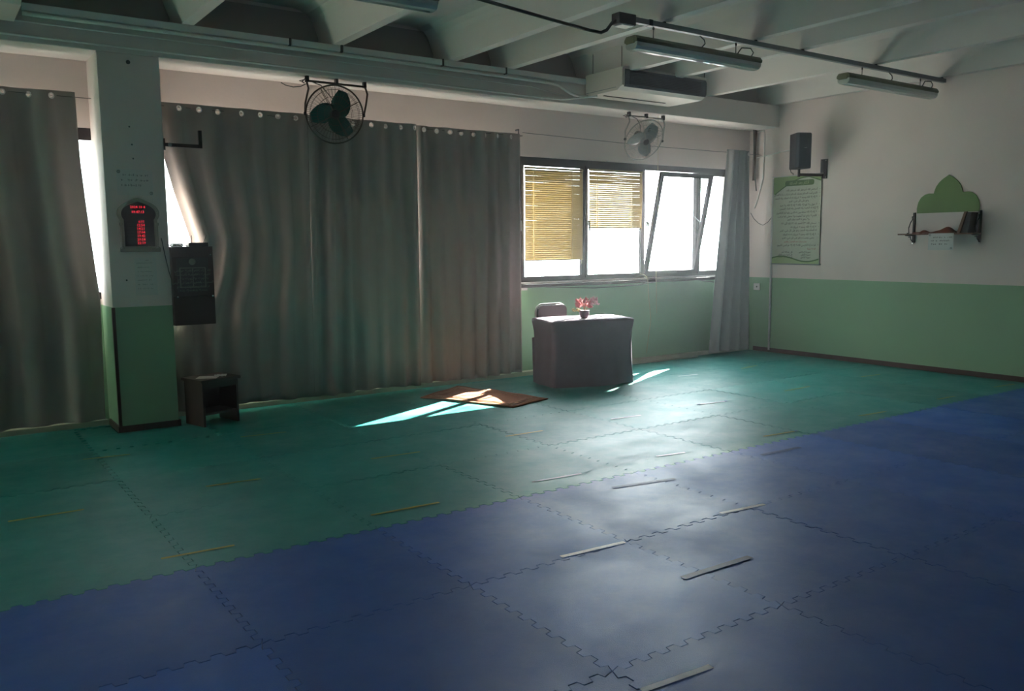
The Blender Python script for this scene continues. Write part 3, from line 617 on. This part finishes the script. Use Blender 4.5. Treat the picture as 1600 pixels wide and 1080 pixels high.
MB().tube([(2.05, 7.98, bz1+.03), (2.05, 7.98, bz1+.10)], .0035, 6).build('antenna', 'black', t); MB().tube([(2.15, 7.98, bz1+.03), (2.18, 7.98, bz1+.10)], .0035, 6).build('antenna', 'black', t)
cl = MB()
for i in range(5):
    rr = random.Random(i); cl.tube([(1.85+.03*i+.02*math.sin(k*1.7+i), 7.87+.025*k+.01*rr.random(), bz1+.006+.012*abs(math.sin(k+i))) for k in range(7)], .004, 6)
tag(cl.build('cable_tangle', 'white'), 'tangle of pale cables beside the router on the box', 'cables')
o = B((1.865, 7.92, bz1), (1.96, 7.99, bz1+.028)).build('adapter_block', 'black', bevel=.004); tag(o, 'small black adapter among the cables near the pillar', 'adapter')
t = thing('bracket_arm', 'empty dark steel bracket arm sticking out from the pillar side', 'bracket', (1.84, 7.9, 2.5))
B((1.83, 7.86, 2.44), (1.842, 7.94, 2.54)).build('wall_plate', 'blackm', t); B((1.84, 7.885, 2.475), (2.16, 7.915, 2.505)).build('arm', 'blackm', t)
B((2.135, 7.885, 2.475), (2.163, 7.915, 2.63)).build('upright', 'blackm', t); MB().lathe((1.885, 7.885, 2.49), [(.018, .006), (.008, .01)], (0, -1, 0), 10).build('bolt', 'bar', t)
# stool with papers
t = thing('wooden_stool', 'small dark wooden stool with a low shelf beside the pillar', 'stool', (2.12, 7.85, 0))
a_, pv = R(16), (2.1, 7.8); bk = dict(rot=a_, piv=pv)
B((1.93, 7.66, .40), (2.33, 8.0, .425), **bk).build('seat', 'wood', t, bevel=.004)
B((1.95, 7.68, 0), (1.97, 7.98, .40), **bk).build('side_panel', 'wood', t); B((2.29, 7.68, 0), (2.31, 7.98, .40), **bk).build('side_panel', 'wood', t)
B((1.97, 7.69, .10), (2.29, 7.97, .118), **bk).build('shelf', 'wood', t); B((1.97, 7.685, .34), (2.29, 7.70, .40), **bk).build('front_rail', 'wood', t); B((1.97, 7.96, .12), (2.29, 7.97, .40), **bk).build('back_panel', 'wood', t)
o = B((1.99, 7.72, .4255), (2.17, 7.86, .4275), rot=R(-28)).build('paper_sheet', 'paperg'); tag(o, 'creased pale sheet lying flat on the stool', 'paper')
g = MB(); N = 8
for i in range(N+1):
    for j in range(N+1): g.v.append((2.11+.10*i/N+.04*j/N, 7.71+.10*j/N-.03*i/N, .434+.012*abs(math.sin(i*1.1+j*.7))))
for i in range(N):
    for j in range(N): q = i*(N+1)+j; g.f.append((q, q+1, q+N+2, q+N+1))
o = g.build('plastic_bag', 'paper'); tag(o, 'small crumpled pale wrapper at the front of the stool', 'wrapper')
# ================================================================== RIGHT WALL THINGS
t = thing('wall_speaker', 'black loudspeaker on a wall arm above the green banner', 'speaker', (9.83, 7.35, 2.6))
sc = at(1249, 237, 'x', 9.80)
def sbox(name, pts, z0, z1, m, bev=.008): return MB().prism(pts, (0, 0, z0), (1, 0, 0), (0, 1, 0), (0, 0, z1-z0)).build(name, m, t, bevel=bev)
sa = at(1231, 240, 'x', 9.80); sb_ = at(1268, 240, 'x', 9.80); zt_ = at(1250, 209, 'x', 9.80).z; zb_ = at(1250, 264, 'x', 9.80).z
cxs, cys = (sa.x+sb_.x)/2, (sa.y+sb_.y)/2; hw = (sa.y-sb_.y)/2*.80
sbr = R(-24)
def rr2(x, y): c, s = math.cos(sbr), math.sin(sbr); return (cxs+x*c-y*s, cys+x*s+y*c)
sbox('cabinet', [rr2(*p) for p in ((-.11, -.10), (-.085, -.13), (.085, -.13), (.11, -.10), (.075, .13), (-.075, .13))], zb_, zt_, 'black')
sbox('front_grille', [rr2(*p) for p in ((-.112, -.105), (-.085, -.139), (0, -.147), (.085, -.139), (.112, -.105))], zb_+.012, zt_-.01, 'grille', .003)
u_ = Vector((math.cos(sbr), math.sin(sbr), 0)); n_ = Vector((math.sin(sbr), -math.cos(sbr), 0))
q0 = Vector((cxs, cys, (zt_+zb_)/2+.03))+n_*.150
MB().prism([(-.018, 0), (.02, .004), (.02, .010), (-.018, .006)], q0, u_, (0, 0, 1), n_*.001).build('badge', 'white', t)
wp = at(1286, 264, 'x', XR-.03)
B((XR-.02, wp.y-.05, wp.z-.13), (XR, wp.y+.05, wp.z+.13)).build('wall_plate', 'blackm', t, bevel=.004)
for dy in (-.035, .035):
    for dz in (-.11, .11): MB().lathe((XR-.02, wp.y+dy, wp.z+dz), [(.008, .003), (.003, .005)], (-1, 0, 0), 8).build('screw', 'chrome', t)
za = zb_-.075
MB().box((0, -.018, -.018), (1, .018, .018)).build('arm', 'blackm', t)
arm = bpy.data.objects['arm.001'] if 'arm.001' in bpy.data.objects else bpy.data.objects['arm']
d_ = Vector((XR-.02, wp.y+.02, za))-Vector((cxs, cys, za)); ln = d_.length
for vv in arm.data.vertices:
    p = vv.co; uu = d_.normalized(); nn = Vector((-uu.y, uu.x, 0)); np_ = Vector((cxs, cys, za))+uu*(p.x*ln)+nn*p.y+Vector((0, 0, p.z)); vv.co = np_
MB().tube([(cxs, cys, za-.03), (cxs, cys, zb_)], .017, 12).build('post', 'blackm', t)
tubething('speaker_cable', 'pair of thin dark cables dropping from the loudspeaker behind the banner', 'cable', [(cxs-.05, cys+.10, zb_), (cxs+.1, cys+.2, zb_-.03), (XR-.012, cys+.36, 2.56), (XR-.012, cys+.36, 2.50)], .005, 'cable', 6)
# banner
t = thing('wall_banner', 'pale green hanging banner with rows of Arabic prayers on the right wall', 'banner', (XR-.02, 7.53, 1.28))
YL, YR_, ZL, ZH = 7.915, 7.135, 1.30, 2.52; Wb, Hb = YL-YR_, ZH-ZL; xo = XR-.022
uu, vv = Vector((0, -1, 0)), Vector((0, 0, 1)); ob = Vector((xo, YL, ZL))
MB().prism([(0, 0), (Wb, 0), (Wb, Hb), (0, Hb)], ob, uu, vv, (.003, 0, 0)).build('sheet', 'ban', t)
MB().tube([(xo, YL+.03, ZL-.008), (xo, YR_-.03, ZL-.008)], .009, 8).build('bottom_rod', 'bar', t); MB().tube([(xo, YL+.03, ZH+.006), (xo, YR_-.03, ZH+.006)], .008, 8).build('top_rod', 'white', t)
e = Vector((-.0012, 0, 0))
def bp(poly, m, k=1, nm='printed_shape'): MB().prism(poly, ob+e*k, uu, vv, e*.5).build(nm, m, t)
arc = [(Wb*.03+Wb*.97*f, Hb*(.80+.185*math.sin(min(1, f*1.35+.02)*PI/2)-.05*max(0, f-.75)*4)) for f in [i/16 for i in range(17)]]
bp([(0, Hb)]+[(0, Hb*.80)]+arc+[(Wb, Hb)], 'ban1', 1)
bp([(x, z-.014) for x, z in arc]+[(x, z+.004) for x, z in arc[::-1]], 'ban2', 2)
def rrect(x0, x1, z0, z1, r):
    o_ = []
    for cx_, cz_, a0 in ((x1-r, z1-r, 0), (x0+r, z1-r, 90), (x0+r, z0+r, 180), (x1-r, z0+r, 270)):
        for k in range(5): w_ = R(a0+22.5*k); o_.append((cx_+r*math.cos(w_), cz_+r*math.sin(w_)))
    return o_
bp(rrect(Wb*.25, Wb*.86, Hb*.925-.045, Hb*.925+.03, .03), 'ban2', 3, 'title_plate')
wv = [(Wb*i/20, Hb*(.055+.03*math.sin(i/20*2*PI*.95+.3)*(1))) for i in range(21)]
bp([(0, 0)]+[(Wb, 0)]+[(x, z) for x, z in wv[::-1]], 'ban3', 1)
bp([(x, z-.010) for x, z in wv]+[(x, z+.008) for x, z in wv[::-1]], 'ban2', 2)
text([(shape('أذكار بعد الصلاة'), Wb*.55, Hb*.905, .052, 'CENTER')], 'title', 'ban3', t, ob+e*4, uu, vv)
BL = [('أستغفر الله أستغفر الله أستغفر الله', 0), ('اللهم أنت السلام ومنك السلام تباركت يا ذا الجلال', 0), ('لا إله إلا الله وحده لا شريك له له الملك وله الحمد', 0), ('وهو على كل شيء قدير', 1), ('لا حول ولا قوة إلا بالله لا إله إلا الله ولا نعبد', 0), ('إلا إياه له النعمة وله الفضل وله الثناء الحسن', 1), ('لا إله إلا الله مخلصين له الدين ولو كره الكافرون', 0), ('اللهم لا مانع لما أعطيت ولا معطي لما منعت', 0), ('ولا ينفع ذا الجد منك الجد', 1), ('سبحان الله ٣٣ الحمد لله ٣٣ الله أكبر ٣٣', 0), ('لا إله إلا الله وحده لا شريك له', 2), ('له الملك وله الحمد وهو على كل شيء قدير', 1), ('لا إله إلا الله وحده لا شريك له له الملك', 0), ('يحيي ويميت وهو على كل شيء قدير', 1), ('عشر مرات بعد المغرب والفجر', 3), ('قراءة آية الكرسي الله لا إله إلا هو الحي القيوم', 0), ('قراءة سورة', 4)]
bl, rl = [], []
z = Hb*.83
for s, k in BL:
    g_ = shape(s); sz = .037
    if k in (0, 2): bl.append((g_, Wb*.93, z, sz, 'RIGHT')); bl.append(('•', Wb*.985, z, sz, 'RIGHT')); z -= .052
    elif k == 1: bl.append((g_, Wb*.55, z+.006, sz, 'CENTER')); z -= .050
    else: rl.append((g_, Wb*(.5 if k == 3 else .93), z+.004, .032, 'CENTER' if k == 3 else 'RIGHT')); z -= .047
for a1, b1 in (('سورة الإخلاص', 'قل هو الله أحد'), ('سورة الفلق', 'قل أعوذ برب الفلق'), ('سورة الناس', 'قل أعوذ برب الناس')):
    bl.append((shape(a1), Wb*.83, z+.004, .035, 'RIGHT')); bl.append((shape(b1), Wb*.45, z+.004, .033, 'RIGHT')); z -= .037
text(bl, 'prayer_lines', 'ink', t, ob+e*1.5, uu, vv); text(rl, 'red_lines', 'redink', t, ob+e*1.5, uu, vv)
# conduit and cables at the corner
tubething('white_conduit', 'white vertical conduit running down the green dado below the banner', 'conduit', [(XR-.018, 7.93, .03), (XR-.018, 7.93, 2.5)], .016, 'white')
tubething('corner_conduit', 'pale conduit dropping from the beam in the corner then slanting to the curtain', 'conduit', [(XR-.012, 8.27, ZB-.02), (XR-.012, 8.12, ZB-.02), (XR-.012, 8.11, 3.1), (XR-.012, 8.12, 2.52), (XR-.012, 8.2, 2.25), (XR-.012, 8.26, 2.1)], .010, 'trunk')
tubething('dark_pipe', 'dark brown pipe in the corner behind the bunched curtain', 'pipe', [(XR-.05, 8.25, ZB), (XR-.06, 8.25, 2.5)], .020, 'base')
tubething('corner_cable', 'dark cable hanging in the corner beside the bunched curtain', 'cable', [(XR-.12, 8.22, ZB), (XR-.10, 8.22, 2.8), (XR-.06, 8.22, 2.5), (XR-.03, 8.22, 2.35)], .008, 'cable')
tubething('speaker_conduit', 'thin horizontal conduit from the corner to the loudspeaker', 'conduit', [(XR-.01, 8.25, 2.83), (XR-.01, 8.1, 2.84), (XR-.01, 7.55, 2.90)], .009, 'trunk')
tubething('loop_cable', 'thin dark cable looping on the wall into the banner side', 'cable', [at(x, y, 'x', XR-.008) for x, y in ((1173, 333), (1178, 342), (1185, 349), (1192, 352), (1200, 347), (1207, 338), (1213, 329))], .004, 'cable', 6)
t = thing('wall_socket', 'small white socket on the green dado beside the bunched curtain', 'socket', (XR, 8.17, .96))
B((XR-.012, 8.13, .90), (XR, 8.24, 1.0)).build('plate', 'white', t, bevel=.003); MB().lathe((XR-.012, 8.18, .95), [(.012, .002), (.005, .003)], (-1, 0, 0), 10).build('outlet', 'ink', t)
tubething('sill_cable', 'dark cable sagging below the window sill', 'cable', [at(x, y, 'y', YW-.03) for x, y in ((812, 444), (860, 449), (930, 450), (990, 446), (1040, 438), (1080, 436), (1115, 441))], .006, 'cable', 6)
tubething('sill_lead', 'thin white lead draped over the sill below the tilted window', 'cable', [at(x, y, 'y', YW-.07) for x, y in ((1000, 428), (1008, 430), (1012, 436), (1013, 450), (1014, 470), (1017, 500), (1010, 552))], .003, 'cord', 5)
o = B((5.98, YW-.045, 1.045), (6.07, YW, 1.075)).build('wall_clip', 'white'); tag(o, 'small white clip under the sill beside the curtain edge', 'clip')
tubething('floor_cable', 'loose pale cable at the foot of the window wall behind the table', 'cable', [(6.9, 8.16, .01), (7.3, 8.15, .012), (7.42, 8.12, .03), (7.5, 8.16, .06), (7.58, 8.16, .02), (8.2, 8.17, .012), (8.9, 8.16, .012)], .009, 'skirt', 6)
# arch board, shelf, things on it
t = thing('arch_panel', 'green ogee arch panel with white lower part above the shelf', 'wall panel', (XR, 5.4, 1.7))
half_ = [(.375, 1.94), (.378, 2.0), (.365, 2.07), (.33, 2.13), (.28, 2.165), (.235, 2.175), (.175, 2.172), (.168, 2.20), (.15, 2.25), (.115, 2.30), (.07, 2.34), (.03, 2.365)]
poly = half_+[(0, 2.385)]+[(-a, b) for a, b in half_[::-1]]
MB().prism(poly, (XR-.014, 5.395, 0), (0, 1, 0), (0, 0, 1), (.013, 0, 0)).build('arch_board', 'arch', t)
B((XR-.012, 5.03, 1.70), (XR-.001, 5.77, 1.94)).build('lower_board', 'archw', t)
t = thing('wall_shelf', 'narrow dark brown shelf on two scrolled iron brackets', 'shelf', (XR, 5.42, 1.69))
B((XR-.20, 4.98, 1.675), (XR-.012, 5.90, 1.692)).build('board', 'board', t, bevel=.003)
for y in (5.80, 4.995):
    b_ = MB(); b_.box((XR-.02, y-.013, 1.58), (XR-.012 if y < 5.77 else XR, y+.013, 1.95)); b_.box((XR-.19, y-.008, 1.664), (XR-.01, y+.008, 1.675))
    b_.tube([(XR-.02, y, 1.90), (XR-.06, y, 1.90), (XR-.05, y, 1.865), (XR-.09, y, 1.83), (XR-.13, y, 1.76), (XR-.12, y, 1.70), (XR-.16, y, 1.695)], .006, 6)
    b_.tube([(XR-.02, y, 1.59), (XR-.07, y, 1.62), (XR-.08, y, 1.655), (XR-.12, y, 1.65)], .006, 6); b_.build('bracket', 'blackm', t)
    MB().lathe((XR-.018, y, 1.575), [(.004, -.016), (.014, -.008), (.014, .006), (.006, .012)], (0, 0, 1), 10).build('finial', 'chrome', t)
zs_ = 1.693
t = thing('framed_tablet', 'dark framed board with brown edge leaning at the right end of shelf', 'frame', (XR-.1, 5.1, zs_))
MB().prism([(.0, 0), (.034, 0), (-.040, .245), (-.072, .245)], (XR-.19, 5.14, zs_), (0, 1, 0), (0, 0, 1), (.014, 0, 0)).build('edge_frame', 'board', t)
MB().prism([(-.085, 0), (.032, 0), (-.042, .240), (-.115, .235)], (XR-.176, 5.14, zs_), (0, 1, 0), (0, 0, 1), (.155, 0, 0)).build('back_board', 'ink', t)
t = thing('folded_cloth', 'reddish brown folded cloth lying in the middle of the shelf', 'cloth', (XR-.1, 5.38, zs_))
g = MB(); N1, N2 = 24, 8
for i in range(N1+1):
    f = i/N1; y = 5.64-.46*f
    h = .018+.055*math.exp(-((f-.66)/.16)**2)+.018*math.exp(-((f-.05)/.07)**2)+.006*math.sin(f*19)
    for j in range(N2+1):
        e_ = PI*j/N2; g.v.append((XR-.105-.075*math.cos(e_)*(.7+.3*math.sin(PI*f)), y, zs_+h*math.sin(e_)**.7))
for i in range(N1):
    for j in range(N2): q = i*(N2+1)+j; g.f.append((q, q+1, q+N2+2, q+N2+1))
g.build('fold', 'brown', t, smooth=True); B((XR-.17, 5.2, zs_), (XR-.05, 5.6, zs_+.014)).build('lower_fold', 'board', t, bevel=.005)
o = MB().prism([(-.045, 0), (.045, 0), (.04, .012), (.015, .018), (-.02, .016), (-.04, .01)], (XR-.15, 5.70, zs_), (0, 1, 0), (0, 0, 1), (.07, 0, 0)).build('small_pouch', 'brown', bevel=.003); tag(o, 'small flat brown pouch at the left end of the shelf', 'pouch')
t = thing('paper_notice', 'white paper notice hanging from the front edge of the shelf', 'notice', (XR-.202, 5.4, 1.5), 'small paper notices')
pa = at(1451, 365, 'x', XR-.203); pb = at(1489, 391, 'x', XR-.203)
B((XR-.2045, pb.y, pb.z), (XR-.2025, pa.y, 1.69)).build('sheet', 'paper', t)
wv_ = pa.y-pb.y
scribble([(.06, wv_-.02, -.055), (.035, wv_-.04, -.095), (.02, wv_-.07, -.135)], 8, (XR-.2048, pa.y, 1.69), (0, -1, 0), (0, 0, 1), 'lettering', 'ink', t, .02)
for y_, z_ in ((pa.y-.02, 1.672), (pb.y+.025, pb.z+.025)): MB().ring((XR-.2052, y_, z_), (1, 0, 0), .010, .0022, 12, 4).build('round_mark', 'ink', t)
# ================================================================== TABLE GROUP
tc_ = Vector((6.27, 7.53, 0)); ta = R(-12.5)
def TR(x, y, z=0): c, s = math.cos(ta), math.sin(ta); return (tc_.x+x*c-y*s, tc_.y+x*s+y*c, z)
t = thing('desk', 'desk hidden under a plum grey cloth before the window', 'table', tuple(tc_))
def tb(x0, x1, y0, y1, z0, z1, nm): MB().prism([(x0, y0), (x1, y0), (x1, y1), (x0, y1)], TR(0, 0, z0), (math.cos(ta), math.sin(ta), 0), (-math.sin(ta), math.cos(ta), 0), (0, 0, z1-z0)).build(nm, 'wood', t)
tb(-.50, .50, -.27, .27, .715, .745, 'tabletop')
for x, y in ((-.45, -.22), (.42, -.22), (-.45, .19), (.42, .19)): tb(x, x+.03, y, y+.03, 0, .715, 'leg')
tb(-.45, .45, .20, .21, .25, .7, 'back_panel')
def rr_ring(hx, hy, r, n):
    o_ = []
    for cx_, cy_, a0 in ((hx-r, -hy+r, -90), (hx-r, hy-r, 0), (-hx+r, hy-r, 90), (-hx+r, -hy+r, 180)):
        for k in range(n): w_ = R(a0+90*k/(n-1)); o_.append((cx_+r*math.cos(w_), cy_+r*math.sin(w_)))
    dense = []
    for i in range(len(o_)):
        p, q = Vector(o_[i]), Vector(o_[(i+1) % len(o_)]); m_ = max(1, int((q-p).length/.045))
        for k in range(m_): dense.append(p+(q-p)*k/m_)
    return dense
zl = [(.753, -.03), (.752, -.006), (.742, .006), (.72, .012), (.66, .004), (.60, -.004), (.45, .0), (.30, .006), (.15, .016), (.06, .026), (.006, .03)]
base_ring = rr_ring(.515, .285, .05, 6); nR = len(base_ring); g = MB()
for li, (z, off) in enumerate(zl):
    for k, p in enumerate(base_ring):
        th = 2*PI*k/nR; d = Vector(p).normalized(); t_ = max(0, (.75-z)/.75)
        corner = abs(abs(p.x)/.515*abs(p.y)/.285)**3
        wv2 = (.010*math.sin(k*.55)+.007*math.sin(k*1.27+1))*t_
        o2 = off+wv2+(.016*corner*(1-t_) if z < .745 else 0)-.02*corner*min(1, t_*3)
        q = p+d*o2
        if p.y < -.2: q.y -= .085*math.sin(PI*(p.x+.515)/1.03)*t_**1.5
        g.v.append(TR(q.x, q.y, max(z, .52) if p.y > .2 else z))
for li in range(len(zl)-1):
    for k in range(nR): a1, b1 = li*nR+k, li*nR+(k+1) % nR; g.f.append((a1, b1, b1+nR, a1+nR))
g.f.append(tuple(range(nR)))
o = g.build('tablecloth', 'cloth', smooth=False); tag(o, 'plum grey tablecloth reaching the floor around the desk', 'tablecloth')
for p in o.data.polygons: p.use_smooth = abs(p.normal.z) < .8
# flowers
vc = at(913, 497, 'z', .755); t = thing('flower_pot', 'small dark pot with dusty pink artificial flowers on the cloth', 'flowers', (vc.x, vc.y, .755))
MB().lathe((vc.x, vc.y, .755), [(.035, 0), (.045, .01), (.058, .05), (.055, .08), (.06, .088), (.05, .09), (.02, .07)], n=18).build('pot', 'pot', t, smooth=True)
rn = random.Random(4)
def petals(cx_, cy_, cz_, rad_, n, m, size, el=1.0):
    g = MB()
    for i in range(n):
        w_ = rn.uniform(0, 2*PI); ph_ = math.acos(rn.uniform(-.3, 1)); r_ = rad_*rn.uniform(.55, 1)
        c_ = Vector((cx_+r_*math.sin(ph_)*math.cos(w_), cy_+r_*math.sin(ph_)*math.sin(w_), cz_+r_*math.cos(ph_)*el)); d_ = (c_-Vector((cx_, cy_, cz_-.02))).normalized()
        a1 = d_.orthogonal().normalized(); b1 = d_.cross(a1); s_ = size*rn.uniform(.7, 1.2); k0 = len(g.v)
        tip = [c_-d_*s_*.4, c_+a1*s_*.5+d_*s_*.2, c_+d_*s_*.9+a1*s_*.15, c_+d_*s_*.7-a1*s_*.3, c_-a1*s_*.5, c_+b1*s_*.3+d_*s_*.4]
        g.v += [tuple(p) for p in tip]; g.f += [(k0, k0+1, k0+5), (k0+1, k0+2, k0+5), (k0+2, k0+3, k0+5), (k0+3, k0+4, k0+5), (k0+4, k0, k0+5)]
    o = g.build('blossom', m, t); o['kind'] = 'stuff'; return o
rx, ry = RT.x, RT.y
petals(vc.x-rx*.01, vc.y-ry*.01, .90, .085, 90, 'pink', .038, 1.0)['label'] = 'dusty pink flower cluster'
petals(vc.x+rx*.115, vc.y+ry*.115, .925, .05, 55, 'pinkl', .032, 1.2)['label'] = 'pale pink feathery spray'
petals(vc.x-rx*.10, vc.y-ry*.10, .835, .04, 26, 'leafc', .028, .7)['label'] = 'small yellow flowers low on the left'
g = MB()
for dx, dz in ((-.02, .12), (.02, .14), (.11, .14), (-.09, .06), (.0, .1)): g.tube([(vc.x, vc.y, .82), (vc.x+rx*dx*.4, vc.y+ry*dx*.4, .82+dz*.5), (vc.x+rx*dx, vc.y+ry*dx, .80+dz)], .0035, 5)
g.build('stems', 'leafc', t)
# chair behind the desk
ct_ = at(863, 490, 'y', 8.0); ccx, ccy = ct_.x, 7.93
t = thing('padded_chair', 'charcoal padded chair with pale tubular frame behind the desk', 'chair', (ccx, ccy, 0))
ztop = at(863, 476, 'y', 8.02).z
g = MB(); hw_, z0_, z1_ = .215, .62, ztop; rr_ = .07
outl = [(-hw_, z0_), (hw_, z0_), (hw_, z1_-rr_)]+[(hw_-rr_+rr_*math.cos(R(a)), z1_-rr_+rr_*math.sin(R(a))) for a in (22, 45, 67, 90)]+[(-hw_+rr_-rr_*math.cos(R(a)), z1_-rr_+rr_*math.sin(R(a))) for a in (90, 67, 45, 22)]+[(-hw_, z1_-rr_)]
g.prism(outl, (ccx, 7.985, 0), (1, 0, 0), (0, 0, 1), (0, .05, 0)).build('backrest', 'chairf', t, bevel=.012)
MB().tube([(ccx-hw_-.012, 8.03, .0), (ccx-hw_-.012, 8.03, z1_-rr_), (ccx-hw_+.01, 8.04, z1_-.02), (ccx-hw_+rr_, 8.045, z1_+.008), (ccx+hw_-rr_, 8.045, z1_+.008), (ccx+hw_-.01, 8.04, z1_-.02), (ccx+hw_+.012, 8.03, z1_-rr_), (ccx+hw_+.012, 8.03, 0)], .011, 8).build('back_tube', 'chairb', t, smooth=True)
B((ccx-.21, 7.83, .42), (ccx+.21, 8.0, .47)).build('seat', 'chairf', t, bevel=.012)
# ================================================================== RUG
A_, B_, C_, D_ = Vector((4.23, 7.74)), Vector((4.90, 8.10)), Vector((5.25, 6.86)), Vector((4.69, 6.70))
g = MB(); N1, N2 = 34, 18
def rugp(u, v, lift=0):
    p = (A_*(1-u)+D_*u)*(1-v)+(B_*(1-u)+C_*u)*v
    z = .012+.012*abs(math.sin(u*5.2+v*2.1))*math.sin(PI*u)+.010*math.sin(u*9+v*4)**2*(.4+.6*v); e_ = .012*math.sin(u*17+v*3)
    return (p.x+e_*(v-.5), p.y+e_*(u-.5), z+lift)
for i in range(N1+1):
    for j in range(N2+1): g.v.append(rugp(i/N1, j/N2))
for i in range(N1):
    for j in range(N2): q = i*(N2+1)+j; g.f.append((q, q+1, q+N2+2, q+N2+1))
t = g.build('prayer_rug', 'rug', smooth=True); tag(t, 'small rumpled rust brown rug lying in the sun patch by the curtains', 'rug')
md = t.modifiers.new('s', 'SOLIDIFY'); md.thickness = .010; md.offset = -1
for q in (.10, .17):
    g = MB()
    for (u0, v0), (u1, v1) in (((q*.6, q), (1-q*.6, q)), ((1-q*.6, q), (1-q*.6, 1-q)), ((1-q*.6, 1-q), (q*.6, 1-q)), ((q*.6, 1-q), (q*.6, q))):
        g.tube([rugp(u0+(u1-u0)*k/16, v0+(v1-v0)*k/16, .0015) for k in range(17)], .004, 5)
    g.build('border_line', 'rugline', t)
# ================================================================== TAPE ON THE MATS
TP = [((13, 815), (131, 796), 'y', 'pale yellow tape strip at the left frame edge, row nearest the blue mats but one'),
 ((130, 718), (203, 710), 'y', 'faint yellow tape strip in front of the pillar base'),
 ((322, 760), (407, 748), 'y', 'yellow tape strip below the stool in the middle green row'),
 ((252, 873), (366, 852), 'y', 'orange yellow tape strip nearest the blue mats at left'),
 ((580, 717), (656, 706), 'y', 'yellow tape strip below the left tip of the sun patch'),
 ((580, 805), (686, 785), 'y', 'bright yellow tape strip just above the blue edge, centre left'),
 ((376, 683), (447, 675), 'y', 'faint yellow tape strip in front of the taupe curtain right of the stool'),
 ((790, 682), (848, 673), 'y', 'pale yellow tape strip below the right end of the rug'),
 ((832, 753), (908, 740), 'w', 'pale tape strip on the bright green mat corner at centre'),
 ((877, 870), (976, 847), 'w', 'white tape strip on the blue mats, longest in the centre'),
 ((955, 655), (1001, 649), 'w', 'white tape strip below the right side of the desk'),
 ((1026, 713), (1070, 707), 'w', 'short bright white tape strip just above the blue mats'),
 ((1126, 802), (1194, 788), 'w', 'white tape strip lying on a blue seam at centre right'),
 ((1003, 1079), (1111, 1041), 'w', 'wide white tape strip cut by the bottom frame edge'),
 ((1092, 632), (1134, 627), 'w', 'white tape strip with dark ends right of the desk, nearer one'),
 ((1060, 588), (1090, 585), 'w', 'white tape strip beside the tip of the sun patch, by the window wall'),
 ((1193, 682), (1247, 673), 'y', 'pale yellow tape strip with a dark end near the blue mats at right'),
 ((1226, 611), (1265, 604), 'y', 'short yellow tape strip at middle right of the teal mats'),
 ((1342, 650), (1384, 643), 'y', 'yellow tape strip close to the blue edge, second from the right wall'),
 ((1158, 576), (1183, 571), 'y', 'tiny yellow tape strip in front of the bunched corner curtain'),
 ((1345, 589), (1375, 585), 'y', 'faint yellow tape strip close to the right wall skirting'),
 ((1465, 624), (1492, 619), 'y', 'yellow tape strip under the shelf side, near the blue edge'),
 ((1553, 605), (1585, 600), 'y', 'faint yellow tape strip at the right frame edge beside the skirting'),
 ((957, 762), (1055, 748), 'm', 'dark worn strip on the blue mats below the bright mat corner'),
 ((1067, 903), (1172, 870), 'g', 'dull grey tape strip on the blue mats at lower right of centre'),
 ((1190, 711), (1250, 699), 'm', 'faint dark worn strip on the blue mats at right')]
for (ax_, ay_), (bx_, by_), k, lab in TP:
    p, q = at(ax_, ay_, 'z', .0029), at(bx_, by_, 'z', .0029); d = (q-p); d.z = 0; n2 = Vector((-d.y, d.x, 0)).normalized()*(.012 if k in 'yw' else .02)
    if 'longest' in lab or 'wide' in lab or 'seam' in lab: n2 *= 1.25
    g = MB(); g.prism([(0, -1), (1, -1), (1.004, .3), (1, 1), (0, 1), (-.006, -.2)], p, d, n2, (0, 0, .0002))
    o = g.build('tape_strip', {'y': 'yellow', 'w': 'whitet', 'g': 'greyt', 'm': 'mark'}[k]); tag(o, lab, 'tape', 'tape strips on the mats')
    if 'dark end' in lab:
        for f_ in ((0, 1) if 'ends' in lab else (.93,)): MB().prism([(f_-.05, -1.1), (f_+.05, -1.1), (f_+.05, 1.1), (f_-.05, 1.1)], p+Vector((0, 0, .0006)), d, n2, (0, 0, .0005)).build('dark_end', 'mark', o)

# ================================================================== HAZE: thin scatter volume added to imitate lens glare, fills the room (its faces lie inside the walls)
hm = bpy.data.materials.new('glare_haze'); hm.use_nodes = True; hn = hm.node_tree.nodes; hn.remove(hn['Principled BSDF'])
vs_ = hn.new('ShaderNodeVolumeScatter'); vs_.inputs['Density'].default_value = .008; vs_.inputs['Anisotropy'].default_value = .8
hm.node_tree.links.new(vs_.outputs[0], hn['Material Output'].inputs['Volume']); M['haze'] = hm
o = B((X0-.1, Y0-.1, -.08), (XR+.1, YW+T-.01, 4.0)).build('glare_haze', 'haze'); tag(o, 'thin added haze imitating lens glare from the windows inside the hall', 'haze', kind='stuff')
